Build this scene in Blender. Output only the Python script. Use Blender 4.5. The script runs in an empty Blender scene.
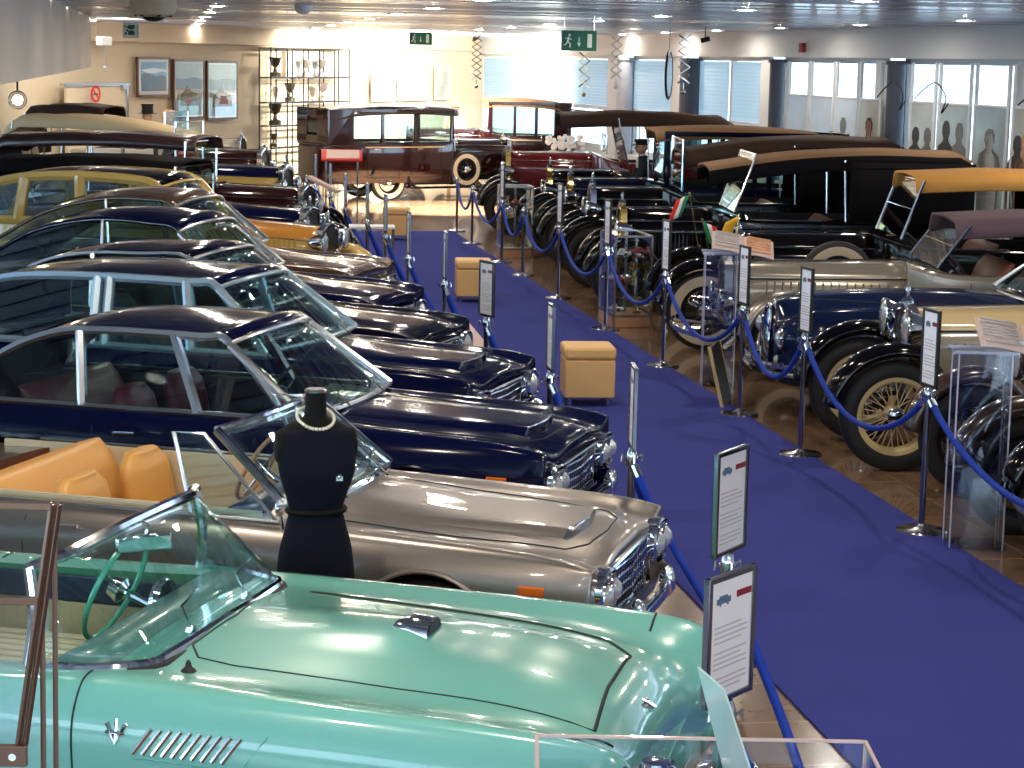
import bpy, bmesh, math, random
from mathutils import Vector, Matrix
from mathutils.bvhtree import BVHTree
R = math.radians
S = bpy.context.scene
COL = S.collection
random.seed(7)

# ------------------------------------------------------------------ materials
MATS = {}; DEBUG = False
def mat(name, col=(.5,.5,.5), rough=.5, metal=0., coat=0., emit=None, es=1., spec=.5, sheen=0., noise=None, bump=None):
    if name in MATS: return MATS[name]
    m = bpy.data.materials.new(name); m.use_nodes = True
    nt = m.node_tree; b = nt.nodes['Principled BSDF']
    b.inputs['Base Color'].default_value = (*col, 1)
    b.inputs['Roughness'].default_value = rough
    b.inputs['Metallic'].default_value = metal
    b.inputs['Coat Weight'].default_value = coat
    b.inputs['Coat Roughness'].default_value = .04
    b.inputs['Specular IOR Level'].default_value = spec
    b.inputs['Sheen Weight'].default_value = sheen
    if emit:
        b.inputs['Emission Color'].default_value = (*emit, 1)
        b.inputs['Emission Strength'].default_value = es
    if noise:
        sc, amt = noise
        tc = nt.nodes.new('ShaderNodeTexCoord'); n = nt.nodes.new('ShaderNodeTexNoise')
        n.inputs['Scale'].default_value = sc; n.inputs['Detail'].default_value = 4
        mx = nt.nodes.new('ShaderNodeMixRGB'); mx.blend_type = 'MIX'
        mx.inputs[1].default_value = (*[c*(1-amt) for c in col], 1)
        mx.inputs[2].default_value = (*[min(1, c*(1+amt)) for c in col], 1)
        nt.links.new(tc.outputs['Object'], n.inputs['Vector'])
        nt.links.new(n.outputs['Fac'], mx.inputs[0]); nt.links.new(mx.outputs[0], b.inputs['Base Color'])
    if bump:
        sc, st = bump
        tc = nt.nodes.new('ShaderNodeTexCoord'); n = nt.nodes.new('ShaderNodeTexNoise')
        n.inputs['Scale'].default_value = sc; n.inputs['Detail'].default_value = 3
        bp = nt.nodes.new('ShaderNodeBump'); bp.inputs['Strength'].default_value = st; bp.inputs['Distance'].default_value = .01
        nt.links.new(tc.outputs['Object'], n.inputs['Vector'])
        nt.links.new(n.outputs['Fac'], bp.inputs['Height']); nt.links.new(bp.outputs[0], b.inputs['Normal'])
    MATS[name] = m
    return m
def glassmat(name, tint=(.9,.95,.95), refl=1.0, rough=.0, ior=1.45):
    m = bpy.data.materials.new(name); m.use_nodes = True
    nt = m.node_tree; nt.nodes.clear()
    o = nt.nodes.new('ShaderNodeOutputMaterial'); t = nt.nodes.new('ShaderNodeBsdfTransparent'); g = nt.nodes.new('ShaderNodeBsdfGlossy')
    mx = nt.nodes.new('ShaderNodeMixShader'); fr = nt.nodes.new('ShaderNodeFresnel'); ge = nt.nodes.new('ShaderNodeNewGeometry'); mi = nt.nodes.new('ShaderNodeMapRange')
    mi.inputs['To Min'].default_value = ior; mi.inputs['To Max'].default_value = 1/ior
    nt.links.new(ge.outputs['Backfacing'], mi.inputs['Value']); nt.links.new(mi.outputs[0], fr.inputs['IOR'])
    t.inputs['Color'].default_value = (*tint, 1); g.inputs['Roughness'].default_value = rough
    g.inputs['Color'].default_value = (refl, refl, refl, 1)
    nt.links.new(fr.outputs[0], mx.inputs[0]); nt.links.new(t.outputs[0], mx.inputs[1]); nt.links.new(g.outputs[0], mx.inputs[2])
    nt.links.new(mx.outputs[0], o.inputs['Surface'])
    MATS[name] = m
    return m

# ------------------------------------------------------------------ mesh builder
class MB:
    def __init__(s): s.v = []; s.f = []; s.mi = []; s.m = 0; s.cap = []
    def add(s, vs, fs):
        b = len(s.v); s.v += [tuple(v) for v in vs]; s.f += [tuple(i+b for i in f) for f in fs]; s.mi += [s.m]*len(fs); return s
    def box(s, c, d, rz=0, ry=0, rx=0):
        M = Matrix.Rotation(rz,3,'Z') @ Matrix.Rotation(ry,3,'Y') @ Matrix.Rotation(rx,3,'X')
        vs = [Vector(c) + M @ Vector((x*d[0]/2, y*d[1]/2, z*d[2]/2)) for x in (-1,1) for y in (-1,1) for z in (-1,1)]
        return s.add(vs, [(0,1,3,2),(4,6,7,5),(0,4,5,1),(2,3,7,6),(0,2,6,4),(1,5,7,3)])
    def grid(s, rows, cu=False, cv=False, flip=False):
        n = len(rows); k = len(rows[0]); vs = [p for r in rows for p in r]; fs = []
        for i in range(n if cu else n-1):
            for j in range(k if cv else k-1):
                a = i*k+j; b = i*k+(j+1)%k; c = ((i+1)%n)*k+(j+1)%k; d = ((i+1)%n)*k+j
                fs.append((a,d,c,b) if flip else (a,b,c,d))
        return s.add(vs, fs)
    def ngon(s, vs, flip=False):
        r = list(range(len(vs)));  return s.add(vs, [tuple(r[::-1]) if flip else tuple(r)])
    def prism(s, poly, off):
        n = len(poly); o = Vector(off); vs = [Vector(p) for p in poly]+[Vector(p)+o for p in poly]
        fs = [tuple(range(n))[::-1], tuple(range(n,2*n))]+[(i,(i+1)%n,n+(i+1)%n,n+i) for i in range(n)]
        return s.add(vs, fs)
    def tube(s, path, r, seg=8, closed=False, sx=1., up=None, caps=True):
        pts = [Vector(p) for p in path]; n = len(pts); rr = r if isinstance(r,(list,tuple)) else [r]*n
        rows = []; prev = None
        for i,p in enumerate(pts):
            if closed: t = pts[(i+1)%n]-pts[i-1]
            else: t = pts[min(i+1,n-1)]-pts[max(i-1,0)]
            t = t.normalized() if t.length > 1e-9 else Vector((0,0,1))
            if up is not None: u = Vector(up)
            elif prev is not None: u = prev
            else: u = Vector((0,0,1)) if abs(t.z) < .9 else Vector((1,0,0))
            a = t.cross(u)
            if a.length < 1e-6: a = t.cross(Vector((0,1,0.1)))
            a.normalize(); b = a.cross(t).normalized(); prev = b
            rows.append([p + a*math.cos(2*math.pi*k/seg)*rr[i]*sx + b*math.sin(2*math.pi*k/seg)*rr[i] for k in range(seg)])
        s.grid(rows, cu=closed, cv=True, flip=True)
        if not closed and caps: s.ngon(rows[0]); s.ngon(rows[-1], True)
        return s
    def cyl(s, a, b, r, seg=16, r2=None):
        return s.tube([a,b], [r, r if r2 is None else r2], seg)
    def lathe(s, prof, c=(0,0,0), axis='Z', seg=24, rot=None):
        # prof: (radius, height)
        rows = []
        for r,h in prof:
            row = []
            for k in range(seg):
                a = 2*math.pi*k/seg; v = Vector((r*math.cos(a), r*math.sin(a), h))
                if axis == 'X': v = Vector((v.z, v.x, v.y))
                if axis == 'Y': v = Vector((v.x, v.z, v.y))
                if rot is not None: v = rot @ v
                row.append(v+Vector(c))
            rows.append(row)
        return s.grid(rows, cv=True)
    def sphere(s, c, r, seg=16, rings=10, sc=(1,1,1)):
        prof = []
        rows = []
        for i in range(rings+1):
            t = math.pi*i/rings
            rows.append([(c[0]+sc[0]*r*math.sin(t)*math.cos(2*math.pi*k/seg), c[1]+sc[1]*r*math.sin(t)*math.sin(2*math.pi*k/seg), c[2]+sc[2]*r*math.cos(t)) for k in range(seg)])
        return s.grid(rows, cv=True)
    def mesh(s, name, mats):
        me = bpy.data.meshes.new(name); me.from_pydata(s.v, [], s.f)
        for m in mats: me.materials.append(MATS[m])
        me.polygons.foreach_set('material_index', s.mi)
        bm = bmesh.new(); bm.from_mesh(me); bmesh.ops.remove_doubles(bm, verts=bm.verts, dist=1e-5)
        bmesh.ops.recalc_face_normals(bm, faces=bm.faces); bm.to_mesh(me); bm.free()
        return me
    def build(s, name, m, parent=None, smooth=35, bevel=0, sub=0, solid=0, loc=None):
        mats = m if isinstance(m,(list,tuple)) else [m]
        me = s.mesh(name, mats)
        return link(name, me, parent, smooth, bevel, sub, solid, loc)
def link(name, me, parent=None, smooth=35, bevel=0, sub=0, solid=0, loc=None):
    o = bpy.data.objects.new(name, me); COL.objects.link(o); o.parent = parent
    if loc: o.location = loc
    if solid:
        md = o.modifiers.new('s','SOLIDIFY'); md.thickness = solid; md.offset = -1
    if bevel:
        md = o.modifiers.new('b','BEVEL'); md.width = bevel; md.segments = 2; md.limit_method = 'ANGLE'; md.angle_limit = R(40)
    if sub:
        md = o.modifiers.new('u','SUBSURF'); md.levels = sub; md.render_levels = sub
    if smooth:
        me.shade_smooth(); me.set_sharp_from_angle(angle=R(smooth))
    return o
def tag(o, label=None, cat=None, group=None, kind=None):
    if label: o['label'] = label
    if cat: o['category'] = cat
    if group: o['group'] = group
    if kind: o['kind'] = kind
    return o
def empty(name, loc=(0,0,0), rz=0, label=None, cat=None, group=None):
    o = bpy.data.objects.new(name, None); COL.objects.link(o); o.location = loc; o.rotation_euler = (0,0,rz); o.empty_display_size = .1
    return tag(o, label, cat, group)
def kids(o): return [c for c in ALLK.get(o.name, [])]
def copy_tree(o, parent=None):
    c = o.copy(); COL.objects.link(c); c.parent = parent
    for ch in list(o.children): copy_tree(ch, c)
    return c
def cr(pts, n, closed=False):
    """Catmull-Rom through tuples, n samples per segment"""
    out = []; k = len(pts); P = [Vector(p) if len(p) in (2,3,4) else p for p in pts]
    dim = len(pts[0])
    for i in range(k if closed else k-1):
        p0 = pts[(i-1)%k] if closed or i > 0 else pts[0]
        p1 = pts[i]; p2 = pts[(i+1)%k]; p3 = pts[(i+2)%k] if closed or i+2 < k else pts[-1]
        for j in range(n):
            t = j/n
            out.append(tuple(.5*((2*p1[d])+(-p0[d]+p2[d])*t+(2*p0[d]-5*p1[d]+4*p2[d]-p3[d])*t*t+(-p0[d]+3*p1[d]-3*p2[d]+p3[d])*t**3) for d in range(dim)))
    if not closed: out.append(tuple(pts[-1]))
    return out
def lerp(a,b,t): return a+(b-a)*t
def interp(tab, x):
    """linear interpolation in list of (x, v...) sorted descending or ascending"""
    t = sorted(tab)
    if x <= t[0][0]: return t[0][1:]
    for a,b in zip(t,t[1:]):
        if x <= b[0]:
            k = (x-a[0])/(b[0]-a[0]+1e-9); return tuple(lerp(u,v,k) for u,v in zip(a[1:],b[1:]))
    return t[-1][1:]
def boolcut(o, cutters):
    """subtract cutter MBs (list of (MB, material)) from object o and bake"""
    def vol(me):
        b = bmesh.new(); b.from_mesh(me); v = abs(b.calc_volume()); b.free(); return v
    for mb, m in cutters:
        v0 = vol(o.data); cm = mb.mesh('cut',[m]); vc = vol(cm); c = link('cut', cm, o.parent, 0); best = None
        for sv, self_ in (('EXACT',False),('MANIFOLD',False),('EXACT',True),('FLOAT',False)):
            try:
                md = o.modifiers.new('x','BOOLEAN'); md.operation = 'DIFFERENCE'; md.object = c; md.solver = sv
                md.material_mode = 'TRANSFER'; md.use_self = self_
            except TypeError:
                md.solver = 'FAST'
            dg = bpy.context.evaluated_depsgraph_get(); dg.update()
            me = bpy.data.meshes.new_from_object(o.evaluated_get(dg), preserve_all_data_layers=True, depsgraph=dg)
            o.modifiers.clear(); dv = v0-vol(me)
            if DEBUG: print('BOOL',o.name,m,sv,self_,round(v0,3),round(vc,3),round(dv,3))
            if .12*vc < dv < vc*1.02: best = me; break
            if sv == 'EXACT' and not self_: first = me
        old = o.data; o.data = best or first; bpy.data.meshes.remove(old)
        bpy.data.objects.remove(c); bpy.data.meshes.remove(cm)
    me = o.data
    me.shade_smooth(); me.set_sharp_from_angle(angle=R(32))
    return o
def bvh_of(me):
    bm = bmesh.new(); bm.from_mesh(me); t = BVHTree.FromBMesh(bm); bm.free(); return t
def drop(bv, x, y, off=0., z0=3.):
    h = bv.ray_cast(Vector((x,y,z0)), Vector((0,0,-1)))
    return Vector((x,y,h[0].z+off)) if h[0] is not None else Vector((x,y,0))
def side(bv, x, z, off=0., sgn=-1):
    h = bv.ray_cast(Vector((x,sgn*3,z)), Vector((0,-sgn,0)))
    return Vector((x,h[0].y+sgn*off,z)) if h[0] is not None else Vector((x,sgn*.8,z))

# ------------------------------------------------------------------ palette
mat('turquoise_paint',(.185,.52,.45),.25,coat=1)
mat('silver_paint',(.30,.265,.24),.33,metal=.75,coat=.6)
mat('navy_paint',(.003,.005,.034),.10,spec=.22)
mat('navy_dark',(.003,.004,.018),.10,spec=.22)
mat('blue_paint',(.006,.014,.055),.12,spec=.35)
mat('black_paint',(.003,.003,.004),.09,spec=.4)
mat('maroon_paint',(.022,.004,.004),.12,coat=1)
mat('red_paint',(.12,.008,.01),.12,coat=1)
mat('bronze_paint',(.11,.068,.045),.22,metal=.5,coat=1)
mat('brown_hood_paint',(.05,.035,.035),.2,metal=.2,coat=1)
mat('yellow_paint',(.62,.42,.12),.2,coat=1)
mat('orange_paint',(.60,.25,.04),.2,coat=1)
mat('cream_paint',(.62,.47,.24),.2,coat=1)
mat('grey_paint',(.30,.27,.22),.22,coat=1)
mat('tan_silver_paint',(.36,.32,.26),.26,metal=.45,coat=1)
mat('brown_fender_paint',(.055,.028,.017),.2,coat=1)
mat('chrome',(.82,.84,.86),.07,metal=1)
mat('dull_chrome',(.55,.57,.6),.25,metal=1)
mat('steel_blue_trim',(.42,.55,.64),.25,metal=.6)
mat('gold_metal',(.55,.40,.2),.2,metal=1)
mat('brass',(.5,.36,.12),.2,metal=1)
mat('grille_black',(.01,.01,.012),.4,metal=.5)
mat('black_rubber',(.012,.012,.013),.6)
mat('tyre_rubber',(.014,.014,.015),.62)
mat('whitewall_rubber',(.62,.52,.38),.5)
mat('cream_wheel',(.62,.48,.25),.35)
mat('dark_interior',(.012,.012,.015),.7)
mat('well_black',(.006,.006,.006),.9)
mat('red_leather',(.16,.018,.035),.4)
mat('brown_leather',(.16,.05,.03),.45)
mat('tan_leather',(.72,.36,.085),.42,bump=(60,.15))
mat('cream_vinyl',(.60,.52,.34),.5)
mat('green_vinyl',(.05,.22,.12),.35)
mat('teal_plastic',(.09,.46,.33),.2,coat=.6)
mat('teal_dash',(.10,.22,.22),.35,coat=.3)
mat('navy_vinyl',(.012,.03,.07),.35)
mat('seam_black',(.006,.02,.018),.7)
mat('tan_canvas',(.55,.33,.14),.85,noise=(3,.15),bump=(120,.2))
mat('orange_canvas',(.58,.27,.05),.8,noise=(3,.12),bump=(120,.2))
mat('beige_canvas',(.68,.52,.30),.85,noise=(3,.12),bump=(120,.2))
mat('dark_tan_canvas',(.20,.105,.045),.8,bump=(120,.2)); mat('black_canvas',(.006,.005,.006),.85,spec=.1,bump=(120,.2))
mat('brown_canvas',(.040,.020,.014),.7,spec=.2,bump=(120,.2))
mat('purple_canvas',(.12,.07,.09),.8,bump=(120,.2))
mat('darkred_canvas',(.03,.010,.012),.35,coat=.4)
mat('amber_lens',(.85,.18,.01),.15,coat=1)
mat('lens_glass',(.75,.78,.8),.08,metal=.6,coat=1)
mat('blue_carpet',(.045,.055,.27),.95,spec=.1,noise=(1.2,.10),bump=(400,.3))
mat('blue_rope',(.008,.045,.40),.6,spec=.2,bump=(200,.4))
mat('stanchion_steel',(.30,.31,.36),.16,metal=1)
mat('stool_vinyl',(.82,.50,.18),.45)
mat('paper',(.78,.74,.74),.7)
mat('paper_bright',(.85,.86,.92),.7)
mat('ink_grey',(.50,.46,.46),.8)
mat('print_red',(.22,.01,.02),.6)
mat('print_blue',(.10,.16,.24),.6)
mat('print_pink',(.66,.50,.46),.7)
mat('print_orange',(.70,.35,.18),.7)
mat('frame_black',(.02,.02,.02),.35)
mat('frame_wood',(.10,.035,.015),.35)
mat('bronze_alu',(.22,.13,.09),.3,metal=.85)
mat('dress_navy',(.003,.004,.012),.85,spec=.2)
mat('torso_black',(.003,.003,.003),.7,spec=.2)
mat('pearl',(.85,.78,.62),.2,coat=1)
mat('skin',(.45,.24,.15),.6)
mat('felt_black',(.006,.006,.006),.9)
mat('coat_tan',(.50,.36,.18),.85)
mat('hat_olive',(.14,.10,.05),.8)
mat('leather_hat',(.35,.16,.07),.5)
mat('suit_dark',(.012,.012,.02),.8)
mat('white_paint',(.75,.76,.78),.6)
mat('exit_green',(.004,.12,.06),.4)
mat('exit_white',(.7,.8,.75),.5)
mat('flag_green',(.01,.22,.08),.8); mat('flag_white',(.8,.8,.8),.8); mat('flag_red',(.65,.02,.015),.8); mat('flag_yellow',(.8,.45,.02),.8)
mat('red_board',(.60,.03,.02),.4)
mat('wood_board',(.42,.22,.12),.4)
glassmat('windscreen',(.82,.92,.92)); glassmat('clear_glass',(.93,.96,.97)); glassmat('dark_glass',(.35,.42,.5))
glassmat('acrylic',(.90,.93,.97),ior=1.5); glassmat('acrylic_edge',(.55,.60,.75),rough=.1,ior=1.6); glassmat('tint_glass',(.86,.96,.94),ior=1.45)
mat('acrylic_bright',(.50,.50,.62),.15,coat=1); mat('acrylic_rim',(.75,.55,.50),.2,coat=1)
mat('pale_acrylic',(.50,.68,.66),.15,coat=1)
EXPO, WORLD, LAMP, SPW, SPF, SPL = 0.98, 3.1, 165, 3300, 6500, 230
# ------------------------------------------------------------------ wheels
WHEEL = {}
def wheel_meshes(kind, r=.33, w=.17, white=False, wire=False, rimcol='chrome', rimr=.6):
    key = (kind, r, w, white, wire, rimcol)
    if key in WHEEL: return WHEEL[key]
    ri = r*rimr; t = MB()
    prof = [(ri,-w*.42),(ri+.02,-w*.5),((ri+r)/2,-w*.54),(r-.025,-w*.46),(r-.004,-w*.33),(r,-w*.15),(r,w*.15),(r-.004,w*.33),(r-.025,w*.46),((ri+r)/2,w*.54),(ri+.02,w*.5),(ri,w*.42)]
    t.lathe(prof+[prof[0]], axis='Y', seg=48); tyre = t.mesh('tyre',['tyre_rubber'])
    parts = []
    if white:
        m = MB()
        for s in (-1,1):
            m.lathe([(ri+.012,s*w*.505),((ri+r)/2-.01,s*w*.56),(r-.055,s*w*.53),(r-.055,s*w*.50),((ri+r)/2-.01,s*w*.53),(ri+.012,s*w*.47)], axis='Y', seg=48)
        parts.append(('whitewall', m.mesh('whitewall',['whitewall_rubber'])))
    m = MB()
    m.lathe([(ri-.035,-w*.30),(ri-.02,-w*.44),(ri+.012,-w*.48),(ri+.012,-w*.40),(ri-.01,-w*.25),(ri-.01,w*.25),(ri+.012,w*.40),(ri+.012,w*.48),(ri-.02,w*.44),(ri-.035,w*.30),(ri-.035,-w*.30)], axis='Y', seg=48)
    if wire:
        for k in range(36):
            a = 2*math.pi*k/36; da = .35*(1 if k%2 else -1); s = .055 if k%4 < 2 else -.055
            m.tube([(.05*math.cos(a+da),s*1.2,.05*math.sin(a+da)),((ri-.025)*math.cos(a),0,(ri-.025)*math.sin(a))], .0042, 5)
        m.cyl((0,-.085,0),(0,.085,0),.055,16)
    else:
        for s in (-1,1):
            m.lathe([(ri-.03,s*w*.30),(ri*.72,s*w*.18),(ri*.55,s*w*.36),(.06,s*w*.40)], axis='Y', seg=40)
    parts.append(('rim', m.mesh('rim',[rimcol])))
    m = MB()
    for s in (-1,1):
        m.lathe([(.0,s*.07),(.075,s*.07),(.072,s*.095),(.045,s*.115),(.012,s*.12),(.0,s*.12)], axis='Y', seg=20)
        if wire:
            m.box((0,s*.118,0),(.15,.02,.03)); 
    m.cyl((0,-.09,0),(0,.09,0),.03,10)
    parts.append(('hub_cap', m.mesh('hub_cap',['chrome'])))
    WHEEL[key] = (tyre, parts); return WHEEL[key]
def put_wheel(parent, loc, name='wheel', rz=0, **k):
    tyre, parts = wheel_meshes('w', **k)
    o = link(name, tyre, parent, 35, loc=loc); o.rotation_euler = (0,0,rz)
    for n, me in parts: link(n, me, o, 35)
    return o

# ------------------------------------------------------------------ post-war car
def ring_pts(st):
    x,hw,zs,yf,zf,zv,zc,zb = st
    h = [(0,zc),(yf*.30,zc-.002),(yf*.62,lerp(zv,zc,.35)),(yf*.80,zv+.35*(zf-zv)),(yf,zf),(lerp(yf,hw,.62),lerp(zf,zs,.33)),(hw,zs),(hw*.985,lerp(zs,zb,.45)),(hw*.95,lerp(zs,zb,.85)),(hw*.80,zb)]
    c = cr(h, 4)
    full = [(y,z) for y,z in c] + [(-y,z) for y,z in reversed(c[1:])]
    return [(x,y,z) for y,z in full]
def modern_body(root, stations, paint, L, wheels, wr, cockpit, tub='dark_interior', warp=None, name='body', tw=.72, archr=None, belt=.95):
    st = cr(stations, 6)
    rows = [ring_pts(s) for s in st]
    if warp: rows = [[warp(p) for p in r] for r in rows]
    mb = MB(); mb.grid(rows, cv=True)
    mb.ngon(rows[0]); mb.ngon(rows[-1], True)
    o = mb.build(name, paint, root, smooth=0)
    cut = []
    for wx in wheels:
        for s in (-1,1):
            c = MB(); c.cyl((wx, s*.52, wr), (wx, s*1.2, wr), (archr or wr+.05), 40); cut.append((c,'well_black'))
    if cockpit:
        c = MB(); c.prism([(x,y,.36) for x,y in cockpit], (0,0,2.)); cut.append((c, tub))
    boolcut(o, cut)
    return o
def rrect(x0,x1,y,r=.15,taper=0):
    pts = []
    for cx,cy,a0 in ((x1-r,y-r,0),(x0+r,y-taper-r,90),(x0+r,-y+taper+r,180),(x1-r,-y+r,270)):
        for k in range(5):
            a = R(a0+k*22.5); pts.append((cx+r*math.cos(a), cy+r*math.sin(a)))
    return pts
def headlamp_lens(parent, c, r, m='lens_glass', rim='chrome', name='headlight'):
    a = MB(); a.lathe([(r*.96,-.03),(r*1.12,-.02),(r*1.14,.012),(r*1.0,.03),(r*.94,.02)], c=c, axis='X', seg=28)
    h = a.build(name, rim, parent)
    b = MB(); b.lathe([(r*.96,.012),(r*.85,.03),(r*.5,.055),(.0,.065)], c=c, axis='X', seg=28); b.build('lens', m, h)
    return h
def steering(parent, c, r, tilt, rim='black_rubber', hub='chrome', spokes=3, tr=.012):
    M = Matrix.Rotation(R(tilt),3,'Y')
    a = MB(); C = Vector(c)
    a.tube([C+M@Vector((0,r*math.cos(t),r*math.sin(t))) for t in [2*math.pi*k/40 for k in range(40)]], tr, 8, closed=True)
    o = a.build('steering_wheel', rim, parent)
    b = MB()
    for k in range(spokes):
        t = R(90+360*k/spokes+60); b.tube([C+M@Vector((.03,0,0)), C+M@Vector((0,r*math.cos(t),r*math.sin(t)))], .008, 6)
    b.tube([C+M@Vector((-.02,0,0)), C+M@Vector((.03,0,0)), C+M@Vector((.05,0,0))],[.04,.055,.03], 16)
    b.tube([C+M@Vector((.04,0,0)), C+M@Vector((.42,0,0))], .018, 10)
    b.build('steering_hub', hub, o)
    return o
def seat_pair(parent, x, z0, m, ys=(-.36,.36), h=.5, w=.5, cush='seat', tilt=.12, headr=0):
    for y in ys:
        a = MB()
        secs = [(0,.0,.9),(.15,.01,1.),(.6,.05,1.),(.85,.09,.92),(1.,.11,.6)]
        rows = []
        for t,dx,ws in cr(secs,3):
            hw = w/2*ws; th = .075*(1 if t < .9 else .7)
            rows.append([(x-tilt*t*h-dx*.3+th*math.cos(q)*1.0, y+hw*(math.copysign(abs(math.sin(q))**.6, math.sin(q))), z0+t*h) for q in [2*math.pi*k/20 for k in range(20)]])
        a.grid(rows, cv=True); a.ngon(rows[-1]); a.ngon(rows[0], True)
        a.box((x+.25, y, z0-.02), (.5, w*.95, .14))
        o = a.build('seat', m, parent, smooth=50, bevel=.01)
        if False:
            b = MB(); b.tube([(x-.03+.06,y+.06*math.cos(q),z0+h*.72+.06*math.sin(q)*1.2) for q in [2*math.pi*k/14 for k in range(14)]],.012,6,closed=True); b.build('seat_button', m, o)
def bench(parent, x, z0, m, w=1.2, h=.5, depth=.5, name='rear_seat'):
    a = MB()
    rows = []
    for t,dx,th in cr([(0,0,.09),(.3,0,.1),(.8,.02,.09),(1,.05,.04)],3):
        rows.append([(x-.15*t-dx+th*math.cos(q), (w/2)*(math.copysign(abs(math.sin(q))**.35, math.sin(q))), z0+t*h) for q in [2*math.pi*k/24 for k in range(24)]])
    a.grid(rows, cv=True); a.ngon(rows[-1]); a.ngon(rows[0],True)
    a.box((x+depth/2,0,z0),(depth,w*.98,.16))
    return a.build(name, m, parent, smooth=50, bevel=.015)

def greenhouse(root, prof, zbelt, yb, yr, crown, roofm, framem, glass, xh, bow=.10, xd=-3.9, pillars=(), vent=None, gz=.0, wsb=(-1.4,.0), frame_w=.018, ws_bow=.07, roofname='roof', rearwin=None, pillarm=None):
    """prof: [(x,z)] side outline of the window opening from windscreen foot to rear foot"""
    pr = prof; zr = max(z for x,z in pr)
    def Y(z, x=None): return lerp(yb, yr, max(0,min(1,(z-zbelt)/(zr-zbelt))))
    pillarm = pillarm or framem
    # roof skin from header to rear foot
    top = [p for p in cr(pr, 6) if p[0] <= xh+.001]
    n = 18; rows = []
    for i,(x,z) in enumerate(top):
        row = []; ye = Y(z)+.012
        k = 1-(i/(len(top)-1)); 
        for j in range(n+1):
            v = -1+2*j/n; q = abs(v)
            zz = z+.012+crown*(1-q**2.6)*max(.25,min(1,k*1.4+.2)); bx = bow*(1-v*v)*max(0,1-(xh-x)/1.0)
            bb = -.10*(1-v*v)*max(0,1-k*3)
            row.append((x+bx+bb, ye*v, zz))
        rows.append(row)
    a = MB(); a.grid(rows); roof = a.build(roofname, roofm, root, smooth=40, solid=.035)
    # front edge trim
    b = MB(); b.tube([(p[0]+.012,p[1],p[2]-.008) for p in rows[0]], .018, 8); b.build('windscreen_header', framem, roof)
    # rear window
    if rearwin:
        i0 = int(len(rows)*rearwin[0]); i1 = int(len(rows)*rearwin[1]); b = MB()
        b.grid([[(p[0]-.006,p[1],p[2]+.008) for p in r[4:-4]] for r in rows[i0:i1]]); b.build('rear_window','dark_glass',roof, solid=.004)
    hx,hz = rows[0][0][0], rows[0][0][2]
    # windscreen
    g = []; nb = 14
    for i in range(nb+1):
        v = -1+2*i/nb
        basep = Vector((wsb[0]+ws_bow*(1-abs(v)**2.2), yb*v*.99, wsb[1] if wsb[1] else zbelt)); tp = Vector(rows[0][round(i*n/nb)]) ; tp.z -= .02
        g.append([basep.lerp(tp,t/6) for t in range(7)])
    w = MB(); w.grid(g); ws = w.build('windscreen', glass, root, smooth=60, solid=.005)
    f = MB(); f.tube([c[0] for c in g], .018, 8)
    f.tube(g[0], .026, 8, up=(1,0,0)); f.tube(g[-1], .026, 8, up=(1,0,0)); f.build('windscreen_frame', framem, ws)
    for s in (-1,1):
        poly = cr(pr, 4)
        pts = [(x, s*Y(z), z) for x,z in poly]
        q = MB(); m = len(pts)
        # pane as strips between outline and belt
        rows2 = [[Vector(p), Vector((p[0], s*yb, zbelt))] for p in pts]
        q.grid(rows2); pane = q.build('side_window', glass, root, smooth=0, solid=.004)
        fr = MB(); fr.tube(pts, frame_w*1.15, 6, sx=.8); fr.tube([(pts[0][0]+.02,s*yb,zbelt),(pts[-1][0]-.02,s*yb,zbelt)], frame_w, 6)
        fr.build('window_trim', framem, pane)
        for px,pz in pillars:
            # pillar from belt x to roof x
            zt = None
            for a1,b1 in zip(pr,pr[1:]):
                if min(a1[0],b1[0]) <= pz <= max(a1[0],b1[0]) and abs(a1[0]-b1[0]) > 1e-6:
                    t = (pz-a1[0])/(b1[0]-a1[0]); zt = lerp(a1[1],b1[1],t) if zt is None else max(zt, lerp(a1[1],b1[1],t))
            zt = zt or zr
            pb = MB(); pb.tube([(px,s*yb*.995,zbelt),(pz,s*Y(zt)*.995,zt)], frame_w*1.25, 6, sx=1.2); pb.build('window_pillar', pillarm, pane)
    return roof, ws, rows
def wipers(root, bv, xs, m='grille_black', L=.42):
    for y in xs:
        a = MB(); p = drop(bv, -1.42, y, .02) if bv else Vector((-1.42,y,1.))
    return
def tip_lights(root, hw, x, z, r=.075): pass
# ------------------------------------------------------------------ pre-war car
# local frame: origin on the ground under the radiator, +x forward
def arc_fender(x0, r, a0, a1, n=14, zc=.38):
    return [(x0+r*math.cos(R(a0+(a1-a0)*i/n)), zc+r*math.sin(R(a0+(a1-a0)*i/n))) for i in range(n+1)]
def sweep(path, y0, y1, crown=.05, lip=.05, nn=10):
    """strip following (x,z) path from y0 to y1, crowned, with turned-down lips"""
    rows = []
    P = [Vector((x,0,z)) for x,z in path]
    for i,p in enumerate(P):
        t = (P[min(i+1,len(P)-1)]-P[max(i-1,0)]).normalized(); nrm = Vector((t.z,0,-t.x))
        if nrm.z < 0 and abs(nrm.z) > .2: nrm = -nrm
        row = []
        for j in range(nn+1):
            v = -1+2*j/nn; e = crown*(1-abs(v)**2.5)
            row.append(p + nrm*e + Vector((0,lerp(y0,y1,j/nn),0)))
        row = [row[0]-nrm*lip]+row+[row[-1]-nrm*lip]
        rows.append(row)
    return rows
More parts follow.
